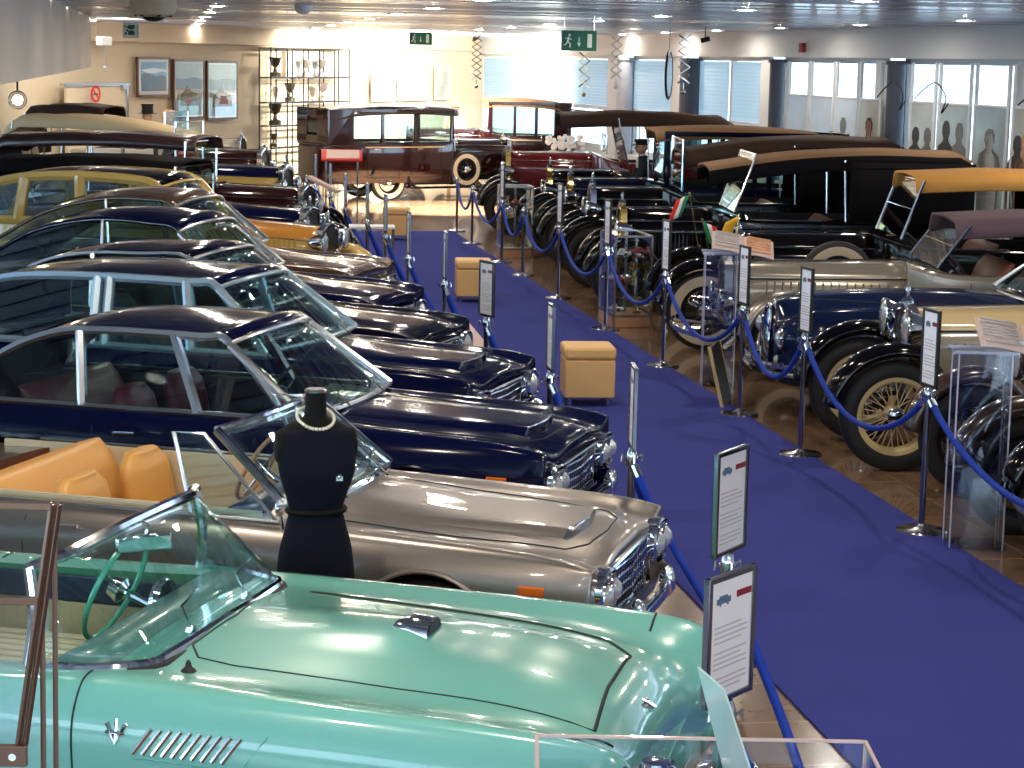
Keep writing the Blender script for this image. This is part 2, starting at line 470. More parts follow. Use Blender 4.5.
def vintage_car(loc, yaw, label, cat='car', group=None, name='vintage_car', L=4.4, hoodL=1.35, rw=.29, cw=.44, hz=1.16, hz2=1.22, bz=1.12, bw=.70,
        hood='black_paint', hoodside=None, body=None, fender='black_paint', top=None, topm='black_canvas', topz=1.85, tx0=None, tx1=None, closed=False,
        wr=.39, white=False, rimcol='grille_black', rad='chrome', radmesh='grille_black', round_rad=False, lampz=.92, lampr=.12, lamp='chrome', spare=None,
        seats='brown_leather', flags=False, wstilt=0, wsopaque=False, wshgt=.48, bumper=True, track=.66, fx=.0, rearx=None, simple=False, trim=None, wingw=.30, lampy=.40, fz=0., roofm=None, sill=None, toproll=0.0, topdrop=.0, louv=True, curtain=False, valance=None, sparex=None, sparez=.66, wsy=0, wstilt2=False):
    body = body or hood; hoodside = hoodside or hood
    root = empty(name, loc, yaw, label, cat, group)
    xc = -hoodL; rx = rearx if rearx is not None else -(L-.95)
    # --- bonnet: top panel and side panels
    def hood_ring(t):
        w = lerp(rw, cw, t); z = lerp(hz, hz2, t); return w, z
    rows = []; sl = []; srr = []
    for i in range(9):
        t = i/8; w,z = hood_ring(t); x = lerp(-.02, xc, t)
        rows.append([(x, w*v, z-.012-.15*abs(v)**3.2) for v in [-1+2*j/16 for j in range(17)]])
        sl.append([(x, w, z-.162),(x, w+.005, z-.3),(x, w+.005, .62),(x, w*.98,.52)]); srr.append([(a,-b,c) for a,b,c in sl[-1]])
    a = MB(); a.grid(rows); ho = a.build('bonnet', hood, root, smooth=30, solid=.01)
    h = MB(); h.tube([(0,0,hz+.0),(xc,0,hz2+.0)], .008, 6)
    for s in (-1,1): h.tube([(-.02,s*rw,hz-.155),(xc,s*cw,hz2-.155)], .007, 6)
    h.build('bonnet_hinge', trim or 'chrome', ho)
    for s, gr in ((1,sl),(-1,srr)):
        a = MB(); a.grid(gr); sd = a.build('bonnet_side', hoodside, root, smooth=30, solid=.01)
        if louv and not simple:
            a = MB()
            for k in range(16):
                t = .2+.68*k/15; w,z = hood_ring(t); a.box((lerp(-.02,xc,t), s*(w+.008), .82), (.012,.014,.26), rz=.5*s)
            a.box((lerp(-.02,xc,.54), s*(w*.5+cw*.0+lerp(rw,cw,.54)*.5-.002), .69), (abs(xc)*.70,.006,.012))
            a.build('louvres', hoodside, sd)
    # --- radiator
    rt = hz+.035
    if round_rad:
        out = [(rw*1.06*math.cos(q), .80+(rt-.80)*math.sin(q)) for q in [math.pi*k/16 for k in range(17)]] + [(-rw*.95,.5),(rw*.95,.5)]
    else:
        out = [(rw*1.04,.5),(rw*1.06,rt-.12),(rw*.98,rt-.05),(rw*.3,rt),(0,rt+.015),(-rw*.3,rt),(-rw*.98,rt-.05),(-rw*1.06,rt-.12),(-rw*1.04,.5)]
    a = MB(); inn = [(y*.86, .53+(z-.5)*.88) for y,z in out]
    a.grid([[(-.03,y,z) for y,z in out],[(.05,y,z) for y,z in out],[(.055,y*.97,.505+(z-.5)*.97) for y,z in out],[(.05,y,z) for y,z in inn],[(.02,y,z) for y,z in inn]], cv=True)
    ra = a.build('radiator', rad, root, smooth=30)
    a = MB(); a.ngon([(.022,y,z) for y,z in inn])
    a.build('radiator_core', radmesh, ra)
    if not simple:
        a = MB()
        for k in range(11):
            y = rw*.8*(-1+2*k/10); a.box((.028, y, .82), (.008,.008,.56))
        a.build('grille_bar', 'dull_chrome', ra)
    a = MB(); a.lathe([(.045,0),(.05,.02),(.03,.045),(.012,.06),(.012,.09),(.02,.10),(.016,.14),(0,.16)], c=(.01,0,rt), seg=12); a.build('radiator_cap','chrome',ra)
    # --- lamps
    for s in (-1,1):
        a = MB(); c = (.10, s*lampy, lampz)
        a.lathe([(0,-.20),(lampr*.35,-.19),(lampr*.75,-.12),(lampr*.97,-.03),(lampr*1.06,-.01),(lampr*1.06,.012),(lampr*.95,.02)], c=c, axis='X', seg=20)
        hl = a.build('headlight', lamp, root)
        b = MB(); b.lathe([(lampr*.96,.01),(lampr*.6,.03),(0,.04)], c=c, axis='X', seg=20); b.build('lens','lens_glass',hl)
    a = MB(); a.tube([(.02,-.5,lampz-.17),(.03,-.3,lampz-.15),(.03,.3,lampz-.15),(.02,.5,lampz-.17)], .015, 6)
    for s in (-1,1): a.cyl((.04,s*lampy,lampz-.17),(.06,s*lampy,lampz-lampr),.016,8)
    a.build('lamp_bar','chrome',root)
    # --- fenders and running boards
    zc = wr; rr = wr+.085
    front = arc_fender(fx, rr, 8, 118, 14, zc)
    x_end = fx-.62
    front = cr(front[:-1]+[(fx-.33,zc+.30),(fx-.50,zc+.12),(fx-.72,.30),(fx-.85,.27)], 2) if True else front
    rear = cr([(rx+rr+.10,.28),(rx+rr-.02,.42)]+arc_fender(rx, rr, 32, 165, 8, zc), 2)
    for s in (-1,1):
        y0, y1 = s*(track-wingw*.42), s*(track+wingw*.42+.02)
        a = MB(); a.grid(sweep(front, y0, y1, .055)); a.build('front_wing', fender, root, smooth=50, solid=.008)
        a = MB(); a.grid(sweep(rear, y0, y1, .055)); a.build('rear_wing', fender, root, smooth=50, solid=.008)
        a = MB(); a.box(((fx-.85+rx+rr+.1)/2, s*(track+.0), .27), (abs(fx-.85-(rx+rr+.1)), .27, .035)); a.build('running_board', fender, root, bevel=.01)
    a = MB(); a.box((lerp(.1,-L,.5),0,.46),(L-.2,.62,.12)); a.cyl((fx,-track,wr),(fx,track,wr),.03,8); a.cyl((rx,-track,wr),(rx,track,wr),.035,8)
    for s in (-1,1): a.tube([(.35,s*.3,.42),(.2,s*.32,.5),(fx,s*.34,.42),(-.5,s*.34,.5)],.022,6)
    a.build('chassis','well_black',root)
    for wx in (fx, rx):
        for s in (-1,1): put_wheel(root, (wx, s*track, wr), r=wr, w=.15, white=white, wire=not simple, rimcol=rimcol, rimr=.68 if white is False else .60)
    if bumper:
        a = MB(); a.tube(cr([(.36,-.72,.46),(.50,-.4,.47),(.54,0,.47),(.50,.4,.47),(.36,.72,.46)],4), .035, 8, sx=.35, up=(0,0,1))
        for s in (-1,1): a.cyl((.2,s*.3,.45),(.5,s*.3,.47),.02,8)
        a.build('bumper','chrome',root)
    # --- body tub
    secs = [(xc+.02,cw,hz2),(xc-.18,lerp(cw,bw,.8),lerp(hz2,bz,.5)),(xc-.5,bw,bz),(-L*.62,bw*1.02,bz),(-L*.82,bw*.96,bz*1.0),(-L+.12,bw*.72,bz*.97),(-L,bw*.5,bz*.9)]
    rows = []
    for x,w,z in cr(secs,5):
        h2 = [(0,z),(w*.82,z),(w*.96,z-.035),(w,z-.10),(w,.70),(w*.96,.45),(w*.8,.36),(0,.36)]
        c = cr(h2,2); rows.append([(x,y,zz) for y,zz in c]+[(x,-y,zz) for y,zz in c[-2:0:-1]])
    a = MB(); a.grid(rows, cv=True); a.ngon(rows[0]); a.ngon(rows[-1],True)
    bo = a.build('body', body, root, smooth=0)
    cx0, cx1 = -L+.55, xc-.30
    c = MB(); c.prism([(x,y,.45) for x,y in [(px, py) for px,py in rrect(cx0,cx1,bw*.86,.12)]], (0,0,1.5))
    boolcut(bo, [(c,'dark_interior')])
    nd = 2 if L > 4.1 else 1
    if not simple:
        for s in (-1,1):
            for k in range(nd):
                xd = xc-.55-k*1.05; a = MB()
                a.tube([(xd,s*(bw*1.015),bz-.08),(xd,s*(bw*1.02),.5),(xd-.75,s*(bw*1.02),.5),(xd-.75,s*(bw*1.02),bz-.08)],.005,4)
                d = a.build('door_seam','seam_black',root)
                b = MB(); b.cyl((xd-.60,s*(bw*1.0),bz-.16),(xd-.60,s*(bw*1.06),bz-.16),.012,8); b.tube([(xd-.62,s*bw*1.06,bz-.16),(xd-.50,s*bw*1.06,bz-.16)],.012,6); b.build('door_handle','chrome',root)
    # --- seats + wheel
    for k in range(2):
        xs = cx0+.45+k*1.15
        if xs < cx1-.5: bench(root, xs, .62, seats, w=bw*1.6, h=.56, depth=.48, name='seat')
    if not simple: steering(root, (xc-.50, .30, 1.12), .20, 40, spokes=4)
    # --- windscreen
    zt = bz+wshgt if not (top or closed) else topz-.07
    wx0 = xc-.22; wx1 = wx0-wstilt
    wy = lerp(cw,bw,.85)
    a = MB(); a.grid([[(wx0,-wy,hz2-.01),(wx0,wy,hz2-.01)],[(wx1,-wy,zt),(wx1,wy,zt)]])
    if not closed:
        ws = a.build('windscreen','windscreen' if not wsopaque else 'windscreen',root,smooth=0,solid=.008)
        b = MB(); b.tube([(wx0,-wy,hz2-.02),(wx1,-wy,zt),(wx1,wy,zt),(wx0,wy,hz2-.02)],.017,6); b.cyl((lerp(wx0,wx1,.5),-wy,lerp(hz2,zt,.5)),(lerp(wx0,wx1,.5),wy,lerp(hz2,zt,.5)),.008,6)
        b.build('windscreen_frame','chrome',ws)
    # --- roof
    if top and not closed:
        x0 = (tx0 if tx0 is not None else wx1+.15); x1 = (tx1 if tx1 is not None else -L+.15)
        rows = []; N = 14
        for i in range(N+1):
            t = i/N; x = lerp(x0,x1,t)
            zc_ = topz + .05*math.sin(math.pi*min(1,t*1.15)) - topdrop*(1-t)**2 - (.12 if t > .93 else 0)*((t-.93)/.07)
            hw = bw*(1.0 - .10*(1-t)**2 - .06*t**4)
            rib = .010*math.cos(t*2*math.pi*3)
            row = []
            for j in range(17):
                v = -1+2*j/16; v = math.copysign(abs(v)**(.80 if abs(v) < 1 else 1), v); q = abs(v)
                row.append((x, hw*v, zc_+rib*(1-q)-.03*q**2-(.16 if top != 'thin' else .20)*max(0,(q-.86)/.14)**1.3))
            rows.append(row)
        # rear drop panel
        if top == 'full':
            for dx,zz in ((-.10,topz-.30),(-.06,topz-.6),(-.0,bz)):
                base = rows[N]; rows.append([(x1+dx-.02*(1-abs(p[1])), p[1], min(p[2],zz)) if abs(p[1])/bw < 2 else p for p in base])
        a = MB(); a.grid(rows)
        if valance: a.mi = [1 if (k%16) in (0,15) else 0 for k in range(len(a.f))]
        a.build('soft_top', [topm, valance or topm], root, smooth=50, solid=.03)
        if curtain:  # black side sheets: curtain, and shade of the interior put in as colour
            for s in (-1,1):
                q = MB(); q.grid([[(x, s*bw*.96, bz-.03),(x+.01*math.sin(x*30), s*bw*.965, topz-.14)] for x in [lerp(x1+.05,lerp(x0,x1,.52),k/12) for k in range(13)]]); q.build('curtain_shade_sheet','black_canvas',root,smooth=50,solid=.008)
        for s in (-1,1):
            for tx in (.5,.97):
                a = MB(); x = lerp(x0,x1,tx); a.cyl((x,s*bw*.90,topz-.12),(x-.03 if tx > .1 else wx0, s*bw*.93,bz-.02),.013,6)
                a.build('top_stay','dull_chrome',root)
    if closed:
        x0 = wx0; x1 = -L+.10; zr = topz; prof = []
        # roof skin
        rows = []
        for i in range(13):
            t = i/12; x = lerp(x0+.12,x1,t); zz = zr-.10+.10*math.sin(math.pi*min(1,.15+t*.9))-(.30*max(0,(t-.84)/.16)**2.2)
            hw = lerp(wy*1.02,bw,min(1,t*3))*(1-.12*max(0,(t-.8)/.2)**2)
            rows.append([(x+.10*(1-abs(v)**2)*max(0,1-t*5), hw*v, zz-.05*abs(v)**3-.13*max(0,(abs(v)-.88)/.12)**1.2) for v in [-1+2*j/18 for j in range(19)]])
        a = MB(); a.grid(rows); a.build('roof', roofm or body, root, smooth=50, solid=.03)
        # side posts and rear panel
        zt2 = zr-.14
        for s in (-1,1):
            xs = [x0-.02, lerp(x0,x1,.30), lerp(x0,x1,.56), lerp(x0,x1,.80)]
            a = MB()
            for k,x in enumerate(xs):
                a.prism([(x,s*bw*.97 if k else s*wy,bz-.05),(x-.07,s*bw*.97 if k else s*wy*1.02,bz-.05),(x-.07,s*bw*.97,zt2+.05),(x,s*bw*.97 if k else s*wy,zt2+.05)],(0,-s*.045,0))
            a.prism([(xs[3],s*bw*.98,bz-.08),(x1+.05,s*bw*.93,bz-.08),(x1+.02,s*bw*.90,zt2+.03),(xs[3],s*bw*.98,zt2+.05)],(0,-s*.04,0))
            a.box((lerp(x0,xs[3],.5),s*bw*.965,zt2+.02),(abs(x0-xs[3]),.04,.07))
            a.build('window_pillar', body, root, smooth=0, bevel=.006)
            b = MB(); b.grid([[(x0-.05,s*bw*.94,bz-.03),(xs[3],s*bw*.94,bz-.03)],[(x0-.05,s*bw*.94,zt2),(xs[3],s*bw*.94,zt2)]]); b.build('side_window','windscreen',root,smooth=0,solid=.005)
        a = MB()
        bx = x1+.03
        a.box((bx,0,bz+.02),(.05,bw*1.82,.22)); a.box((bx,0,zt2-.02),(.05,bw*1.82,.16))
        for s in (-1,1): a.box((bx,s*bw*.62,lerp(bz,zt2,.5)),(.05,bw*.62,zt2-bz+.05))
        a.build('rear_panel', body, root, smooth=0, bevel=.01)
        b = MB(); b.box((bx,0,lerp(bz,zt2,.5)),(.006,bw*.75,.30)); b.build('rear_window','windscreen',root)
        b = MB(); b.grid([[(x0,-wy,hz2-.01),(x0,wy,hz2-.01)],[(x0-.02,-wy,zt2),(x0-.02,wy,zt2)]]); w2 = b.build('windscreen','windscreen',root,smooth=0,solid=.006)
        b = MB(); b.tube([(x0,-wy,hz2-.02),(x0-.02,-wy,zt2),(x0-.02,wy,zt2),(x0,wy,hz2-.02)],.02,6); b.build('windscreen_frame',body,w2)
    if sill:
        a = MB()
        for s in (-1,1): a.tube([(xc,s*(cw+.03),hz2-.16),(xc-.5,s*(bw+.008),bz-.12),(-L*.8,s*(bw+.008),bz-.12)],.016,6)
        a.build('coachline', sill, root)
    if spare == 'side':
        for s in (-1,1):
            put_wheel(root, (sparex if sparex is not None else xc+.10, s*(cw+.22), sparez), name='spare_wheel', r=wr*.94, w=.15, white=white, wire=not simple, rimcol=rimcol, rimr=.60)
    if spare == 'rear':
        o = put_wheel(root, (-L-.12, 0, .85), rz=R(90), r=wr*.95, w=.15, white=white, wire=not simple, rimcol=rimcol, rimr=.66)
    return root
# ------------------------------------------------------------------ camera
H = 3.078
cd = bpy.data.cameras.new('camera'); cam = bpy.data.objects.new('camera', cd); COL.objects.link(cam)
cd.sensor_width = 36; cd.lens = 36*2050/1024; cd.clip_start = .05; cd.clip_end = 300
phi, roll = .15716720, .01908704
F = Vector((0,math.cos(phi),-math.sin(phi))); U0 = Vector((0,math.sin(phi),math.cos(phi))); R0 = Vector((1,0,0))
Rv = R0*math.cos(roll)+U0*math.sin(roll); Uv = -R0*math.sin(roll)+U0*math.cos(roll)
M = Matrix((Rv,Uv,-F)).transposed().to_4x4(); M.translation = (0,0,H); cam.matrix_world = M
S.camera = cam
S.view_settings.view_transform = 'Standard'; S.view_settings.look = 'None'; S.view_settings.gamma = 1; S.view_settings.exposure = EXPO
# ------------------------------------------------------------------ world: pale daylight outside
w = bpy.data.worlds.new('world'); S.world = w; w.use_nodes = True
bg = w.node_tree.nodes['Background']; bg.inputs[0].default_value = (.60,.80,1.0,1); bg.inputs[1].default_value = WORLD
# ------------------------------------------------------------------ shell
AD = Vector((-.1668,.986,0))      # aisle direction
AR = Vector((.986,.1668,0))
AANG = math.atan2(AD.y,AD.x)
CZ = 3.66
def node_floor():
    m = mat('floor_tiles',(.20,.12,.075),.2,coat=.4); nt = m.node_tree; b = nt.nodes['Principled BSDF']
    tc = nt.nodes.new('ShaderNodeTexCoord'); mp = nt.nodes.new('ShaderNodeMapping'); mp.inputs['Rotation'].default_value = (0,0,-AANG)
    br = nt.nodes.new('ShaderNodeTexBrick'); br.offset = 0; br.inputs['Scale'].default_value = 1
    br.inputs['Brick Width'].default_value = .6; br.inputs['Row Height'].default_value = .6; br.inputs['Mortar Size'].default_value = .006
    br.inputs['Color1'].default_value = (.215,.125,.075,1); br.inputs['Color2'].default_value = (.17,.10,.062,1); br.inputs['Mortar'].default_value = (.34,.22,.13,1)
    ns = nt.nodes.new('ShaderNodeTexNoise'); ns.inputs['Scale'].default_value = 5; ns.inputs['Detail'].default_value = 5
    mx = nt.nodes.new('ShaderNodeMixRGB'); mx.blend_type = 'OVERLAY'; mx.inputs[0].default_value = .35
    nt.links.new(tc.outputs['Object'], mp.inputs[0]); nt.links.new(mp.outputs[0], br.inputs['Vector']); nt.links.new(mp.outputs[0], ns.inputs['Vector'])
    nt.links.new(br.outputs['Color'], mx.inputs[1]); nt.links.new(ns.outputs['Fac'], mx.inputs[2]); nt.links.new(mx.outputs[0], b.inputs['Base Color'])
node_floor()
mat('wall_white',(.62,.64,.66),.7); mat('wall_beige',(.60,.50,.36),.75,noise=(1.5,.05)); mat('bulkhead_paint',(.60,.53,.45),.7,noise=(.8,.04))
mat('column_grey',(.05,.055,.08),.5); mat('column_light',(.35,.38,.45),.5); mat('ceiling_metal',(.31,.37,.54),.28,metal=.35); mat('ceiling_light_slat',(.55,.60,.75),.35,metal=.2); mat('ceiling_mirror_slat',(.42,.45,.56),.14,metal=.7); mat('ceiling_gap',(.05,.05,.07),.6)
def strip(x0,y0,x1,y1,z0,z1,th,name,m,parent=None,kind='structure',inset=0,bevel=0):
    d = Vector((x1-x0,y1-y0,0)); L_ = d.length; a = math.atan2(d.y,d.x); b = MB()
    n = Vector((-d.y,d.x,0)).normalized()*th/2
    b.box(((x0+x1)/2+n.x,(y0+y1)/2+n.y,(z0+z1)/2),(L_,th,z1-z0),rz=a)
    o = b.build(name, m, parent, smooth=0, bevel=bevel)
    if kind: o['kind'] = kind
    return o
for (x0,y0,x1,y1,nm) in ((9.6,18.0,11.5,-3.8,'wall_right'),):
    o = strip(x0,y0,x1,y1,-.02,CZ+.1,.2,nm,'wall_white')
o = strip(-5.9,13.5,-12.0,-4,-.02,.8,.2,'wall_left','wall_white')
o = strip(-5.9,13.5,-12.0,-4,3.1,CZ+.1,.2,'wall_left','wall_white')
o = strip(-8.6,5.6,-9.2,3.8,.8,3.1,.2,'wall_left','wall_white')
for x0,x1,z0,z1 in ((-14,11.4,-.02,.9),(-14,11.4,3.2,CZ+.1),(-14,-13.8,.9,3.0),(-5,-4.6,.9,3.0),(3,3.4,.9,3.0),(11,11.4,.9,3.0)):
    o = strip(x0,-4,x1,-4,z0,z1,.2,'wall_near','wall_white')
b = MB(); b.box((-1,30,-.05),(40,76,.1)); o = b.build('floor','floor_tiles',smooth=0); o['kind'] = 'structure'
# ceiling: linear metal slats across the aisle
b = MB(); pitch = .26; k = 0; y = -4.5
b.m = 0
while y < 66:
    c = AD*y; c = Vector((c.x-.5, c.y, 0)); 
    b.m = random.choice([0,0,2,3])
    p0 = c-AR*13; p1 = c+AR*15; u = AD*(pitch*.38)
    b.add([p0-u+Vector((0,0,CZ)),p1-u+Vector((0,0,CZ)),p1+u+Vector((0,0,CZ)),p0+u+Vector((0,0,CZ)),
           p0-u*1.05+Vector((0,0,CZ+.02)),p1-u*1.05+Vector((0,0,CZ+.02)),p1+u*1.05+Vector((0,0,CZ+.02)),p0+u*1.05+Vector((0,0,CZ+.02))],
          [(0,3,2,1),(0,1,5,4),(3,7,6,2)])
    y += pitch
b.m = 1; b.box((-1,31,CZ+.12),(40,74,.12))
o = b.build('ceiling',['ceiling_metal','ceiling_gap','ceiling_light_slat','ceiling_mirror_slat'],smooth=0); o['kind'] = 'structure'
# right-hand window wall, from its near end to the far corner
WA = Vector((8.2,22.9,0)); WB = Vector((-.9,60.0,0)); WD = (WB-WA).normalized(); WN = Vector((-WD.y,WD.x,0)) ; WLn = (WB-WA).length
if WN.x > 0: WN = -WN       # points into the room
def wp(px, off=0.):
    """point of the right wall seen in direction px/2050 to the right of the view"""
    A_ = WA+WN*off; k = (px-512)/2050; s = (k*A_.y-A_.x)/(WD.x-k*WD.y); return A_+WD*s
def wstrip(pa,pb,z0,z1,th,name,m,off=0.,parent=None,kind='structure'):
    q = wp(pa,off); r = wp(pb,off); return strip(q.x,q.y,r.x,r.y,z0,z1,th,name,m,parent,kind)
wstrip(1130,462,3.20,CZ+.1,.3,'trim_1','wall_white')                   # soffit band above the windows
wstrip(1130,462,-.02,1.05,.3,'wall_right','wall_white')
def wpt(px, off, z): q = wp(px,off); return Vector((q.x,q.y,z))
# columns
for i,(px,wd,m,lab) in enumerate([(618,.36,'column_light','pale round pillar standing between the blue window blinds'),(682,.40,'column_grey','dark round pillar directly behind the hanging round mirror'),(768,.26,'column_grey','dark pillar where the blinds end and the photo banners begin'),(886,.28,'column_grey','wide dark pillar between the two runs of photo banners'),(1042,.50,'column_grey','grey pillar at the right edge of the picture')]):
    q = wp(px,.28); b = MB(); b.cyl((0,0,0),(0,0,3.16),wd/2,28); b.lathe([(wd/2+.03,3.10),(wd/2+.03,3.16)],seg=28)
    o = b.build('column',m,smooth=40,loc=(q.x,q.y,0)); o['kind'] = 'structure'; o['label'] = lab
mat('blind_blue',(.50,.66,.74),.6,emit=(.42,.62,.72),es=.55); 
# blinds are lit from behind by daylight: translucent cloth
def translucent(name, col, mix=.75):
    m = bpy.data.materials.new(name); m.use_nodes = True; nt = m.node_tree; nt.nodes.clear()
    o = nt.nodes.new('ShaderNodeOutputMaterial'); t = nt.nodes.new('ShaderNodeBsdfTranslucent'); d = nt.nodes.new('ShaderNodeBsdfDiffuse'); x = nt.nodes.new('ShaderNodeMixShader')
    t.inputs[0].default_value = (*col,1); d.inputs[0].default_value = (*col,1); x.inputs[0].default_value = mix
    nt.links.new(d.outputs[0],x.inputs[1]); nt.links.new(t.outputs[0],x.inputs[2]); nt.links.new(x.outputs[0],o.inputs[0]); MATS[name] = m
translucent('blind_cloth',(.80,.93,.97)); translucent('banner_cloth',(.72,.70,.66),.6)
nwin = 0
def window(pa, pb, z0, z1, nx=1, blind=.0, zbar=None, open_top=False):
    """framed window in the right wall; blind = fraction of height covered"""
    global nwin; nwin += 1
    q, r = wp(pa,.02), wp(pb,.02); d = (r-q); Lw = d.length; a = math.atan2(d.y,d.x)
    root = empty('window_%d'%nwin, (q.x,q.y,0), a); root['kind'] = 'structure'
    b = MB(); t = .09
    b.box((Lw/2,0,z0+t/2),(Lw,.10,t)); b.box((Lw/2,0,z1-t/2),(Lw,.10,t))
    for k in range(nx+1): b.box((lerp(t/2,Lw-t/2,k/nx),0,(z0+z1)/2),(t,.10,z1-z0))
    if zbar: b.box((Lw/2,0,zbar),(Lw,.09,t*.7))
    b.build('window_frame','wall_white',root,smooth=0)
    b = MB(); b.box((Lw/2,.0,(z0+z1)/2),(Lw-.1,.012,z1-z0-.1)); b.build('pane','clear_glass',root,smooth=0)
    if blind:
        for k in range(nx):
            x0 = lerp(0,Lw,k/nx)+.09; x1 = lerp(0,Lw,(k+1)/nx)-.09; b = MB(); n = 30
            rows = [[(x0,.05+.004*(i%2),lerp(z1-.1,z0+.1+(1-blind)*(z1-z0),i/n)),(x1,.05+.004*(i%2),lerp(z1-.1,z0+.1+(1-blind)*(z1-z0),i/n))] for i in range(n+1)]
            b.grid(rows); b.build('blind','blind_cloth',root,smooth=0)
    return root
window(609,480,1.95,3.21,2,blind=1)
window(609,480,1.05,1.90,2)
window(673,628,1.95,3.21,1,blind=1); window(673,628,1.05,1.90,1)
window(762,692,1.90,3.21,2,blind=1); window(762,692,1.05,1.86,2)
window(877,778,.9,3.20,1); window(1019,897,.9,3.20,1)
window(1130,1040,.9,3.20,2)
def solid_wall(pa,pb,z0,z1): wstrip(pa,pb,z0,z1,.12,'wall_right','wall_white',off=-.04)
for pa,pb in ((628,609),(692,673),(778,762),(897,877),(1040,1019),(480,462)): wstrip(pa,pb,1.0,3.17,.2,'wall_right','wall_white')
# photo banners in front of the wall (px 776-1024)
mat('banner_dark',(.035,.035,.04),.6,noise=(4,.4)); mat('banner_mid',(.16,.17,.18),.6,noise=(3,.5)); mat('banner_flesh',(.55,.30,.18),.6,noise=(5,.3)); mat('banner_light',(.62,.62,.62),.6)
def cloth(name, col, amt):
    translucent(name, col, .55); nt = MATS[name].node_tree; n = nt.nodes.new('ShaderNodeTexNoise'); n.inputs['Scale'].default_value = 1.2; n.inputs['Detail'].default_value = 5
    tc = nt.nodes.new('ShaderNodeTexCoord'); mx = nt.nodes.new('ShaderNodeMixRGB'); mx.inputs[1].default_value = (*[c*(1-amt) for c in col],1); mx.inputs[2].default_value = (*[min(1,c*(1+amt)) for c in col],1)
    nt.links.new(tc.outputs['Object'],n.inputs['Vector']); nt.links.new(n.outputs['Fac'],mx.inputs[0])
    for q in nt.nodes:
        if q.type in ('BSDF_TRANSLUCENT','BSDF_DIFFUSE'): nt.links.new(mx.outputs[0],q.inputs[0])
cloth('banner_grey',(.58,.62,.60),.6); cloth('banner_pale',(.80,.88,.93),.3); cloth('banner_sepia',(.82,.77,.66),.45)
def silhouette(b, cx, z0, h, w, yo):
    """a standing figure of the printed photograph"""
    body = [(-.5,0),(.5,0),(.55,.35),(.62,.60),(.50,.74),(.20,.79),(.16,.82),(.26,.87),(.25,.94),(.14,.99),(0,1.0),(-.14,.99),(-.25,.94),(-.26,.87),(-.16,.82),(-.2,.79),(-.5,.73),(-.62,.58),(-.55,.35)]
    b.prism([(cx+x*w, yo, z0+z*h) for x,z in body][::-1],(0,.003,0))
bans = [(779,801,'banner_pale','pale blue photo banner beside the dark pillar',[]),(802,826,'banner_pale','second pale photo banner, blank pale blue',[]),(827,850,'banner_pale','pale photo banner left of the framed figure',[(.4,.6,.3,'banner_mid')]),(851,873,'banner_sepia','photo banner with a dark framed orange figure',[(.5,.66,.55,'banner_dark'),(.5,.6,.3,'banner_flesh')]),
        (901,927,'banner_sepia','grey photo banner with two dark figures',[(.3,.5,.40,'banner_dark'),(.75,.5,.36,'banner_mid')]),(929,962,'banner_grey','grey photo banner with a tall dark figure and pale companion',[(.3,.75,.36,'banner_dark'),(.7,.72,.36,'banner_mid')]),(965,1000,'banner_grey','photo banner showing a person in a white shirt from behind',[(.5,.62,.7,'banner_mid'),(.5,.5,.42,'banner_light')]),(1003,1028,'banner_sepia','photo banner at the right edge with bright dark-haired figures',[(.3,.5,.34,'banner_dark'),(.6,.55,.3,'banner_flesh')])]
for a0,a1,m,lab,figs in bans:
    q, r = wp(a1,.34), wp(a0,.34); d = r-q; Lw = d.length; a = math.atan2(d.y,d.x)
    root = empty('photo_banner',(q.x,q.y,0),a,lab,'banner','photo banners along the window wall'); 
    b = MB(); b.box((Lw/2,0,1.62),(Lw,.012,1.84)); b.build('banner_sheet',m,root,smooth=0)
    for cx,h,wd,fm in figs:
        b = MB(); silhouette(b,Lw*(1-cx),.9,1.05+h*.5,.36+.3*wd,.012); b.build('printed_figure',fm,root,smooth=0)
    b = MB()
    for x in (.04,Lw-.04): b.cyl((x,0,0),(x,0,3.14),.03,10)
    b.cyl((0,0,2.56),(Lw,0,2.56),.02,8)
    b.build('banner_pole','white_paint',root)
# cables looped over the banner poles
for i,(px,w_,lab) in enumerate([(868,.9,'thin dark cable looped over the framed-figure banner'),(905,1.0,'thin dark cable hanging beside the wide dark pillar'),(1008,1.2,'dark cable loop over the banner at the right edge')]):
    q = wp(px,.85); pts = cr([(0,0,2.62),(w_*.3,.02,2.78),(w_*.7,0,2.86),(w_,.01,2.66),(w_*.9,0,2.45),(w_*1.1,0,2.58)],6); b = MB(); a = math.atan2(-WD.y,-WD.x)
    b.tube(pts,.011,5); o = b.build('cable','black_rubber',loc=(q.x,q.y,0)); o.rotation_euler = (0,0,a); tag(o,lab,'cable','cables on the banner poles')
# far wall
FA = Vector((-9.9,38.4,0)); FB = Vector((-.9,60.4,0)); FD = (FB-FA).normalized(); FN = Vector((FD.y,-FD.x,0)); FANG = math.atan2(FD.y,FD.x)
def fp(px, off=0.):
    A_ = FA+FN*off; k = (px-512)/2050; s = (k*A_.y-A_.x)/(FD.x-k*FD.y); return A_+FD*s
o = strip(FA.x,FA.y,FB.x,FB.y,-.02,CZ+.1,.2,'wall_far','wall_beige')
q = fp(88,.12); r = fp(462,.12)
o = strip(q.x,q.y,r.x,r.y,3.28,CZ+.05,-.18,'trim_2','wall_beige')
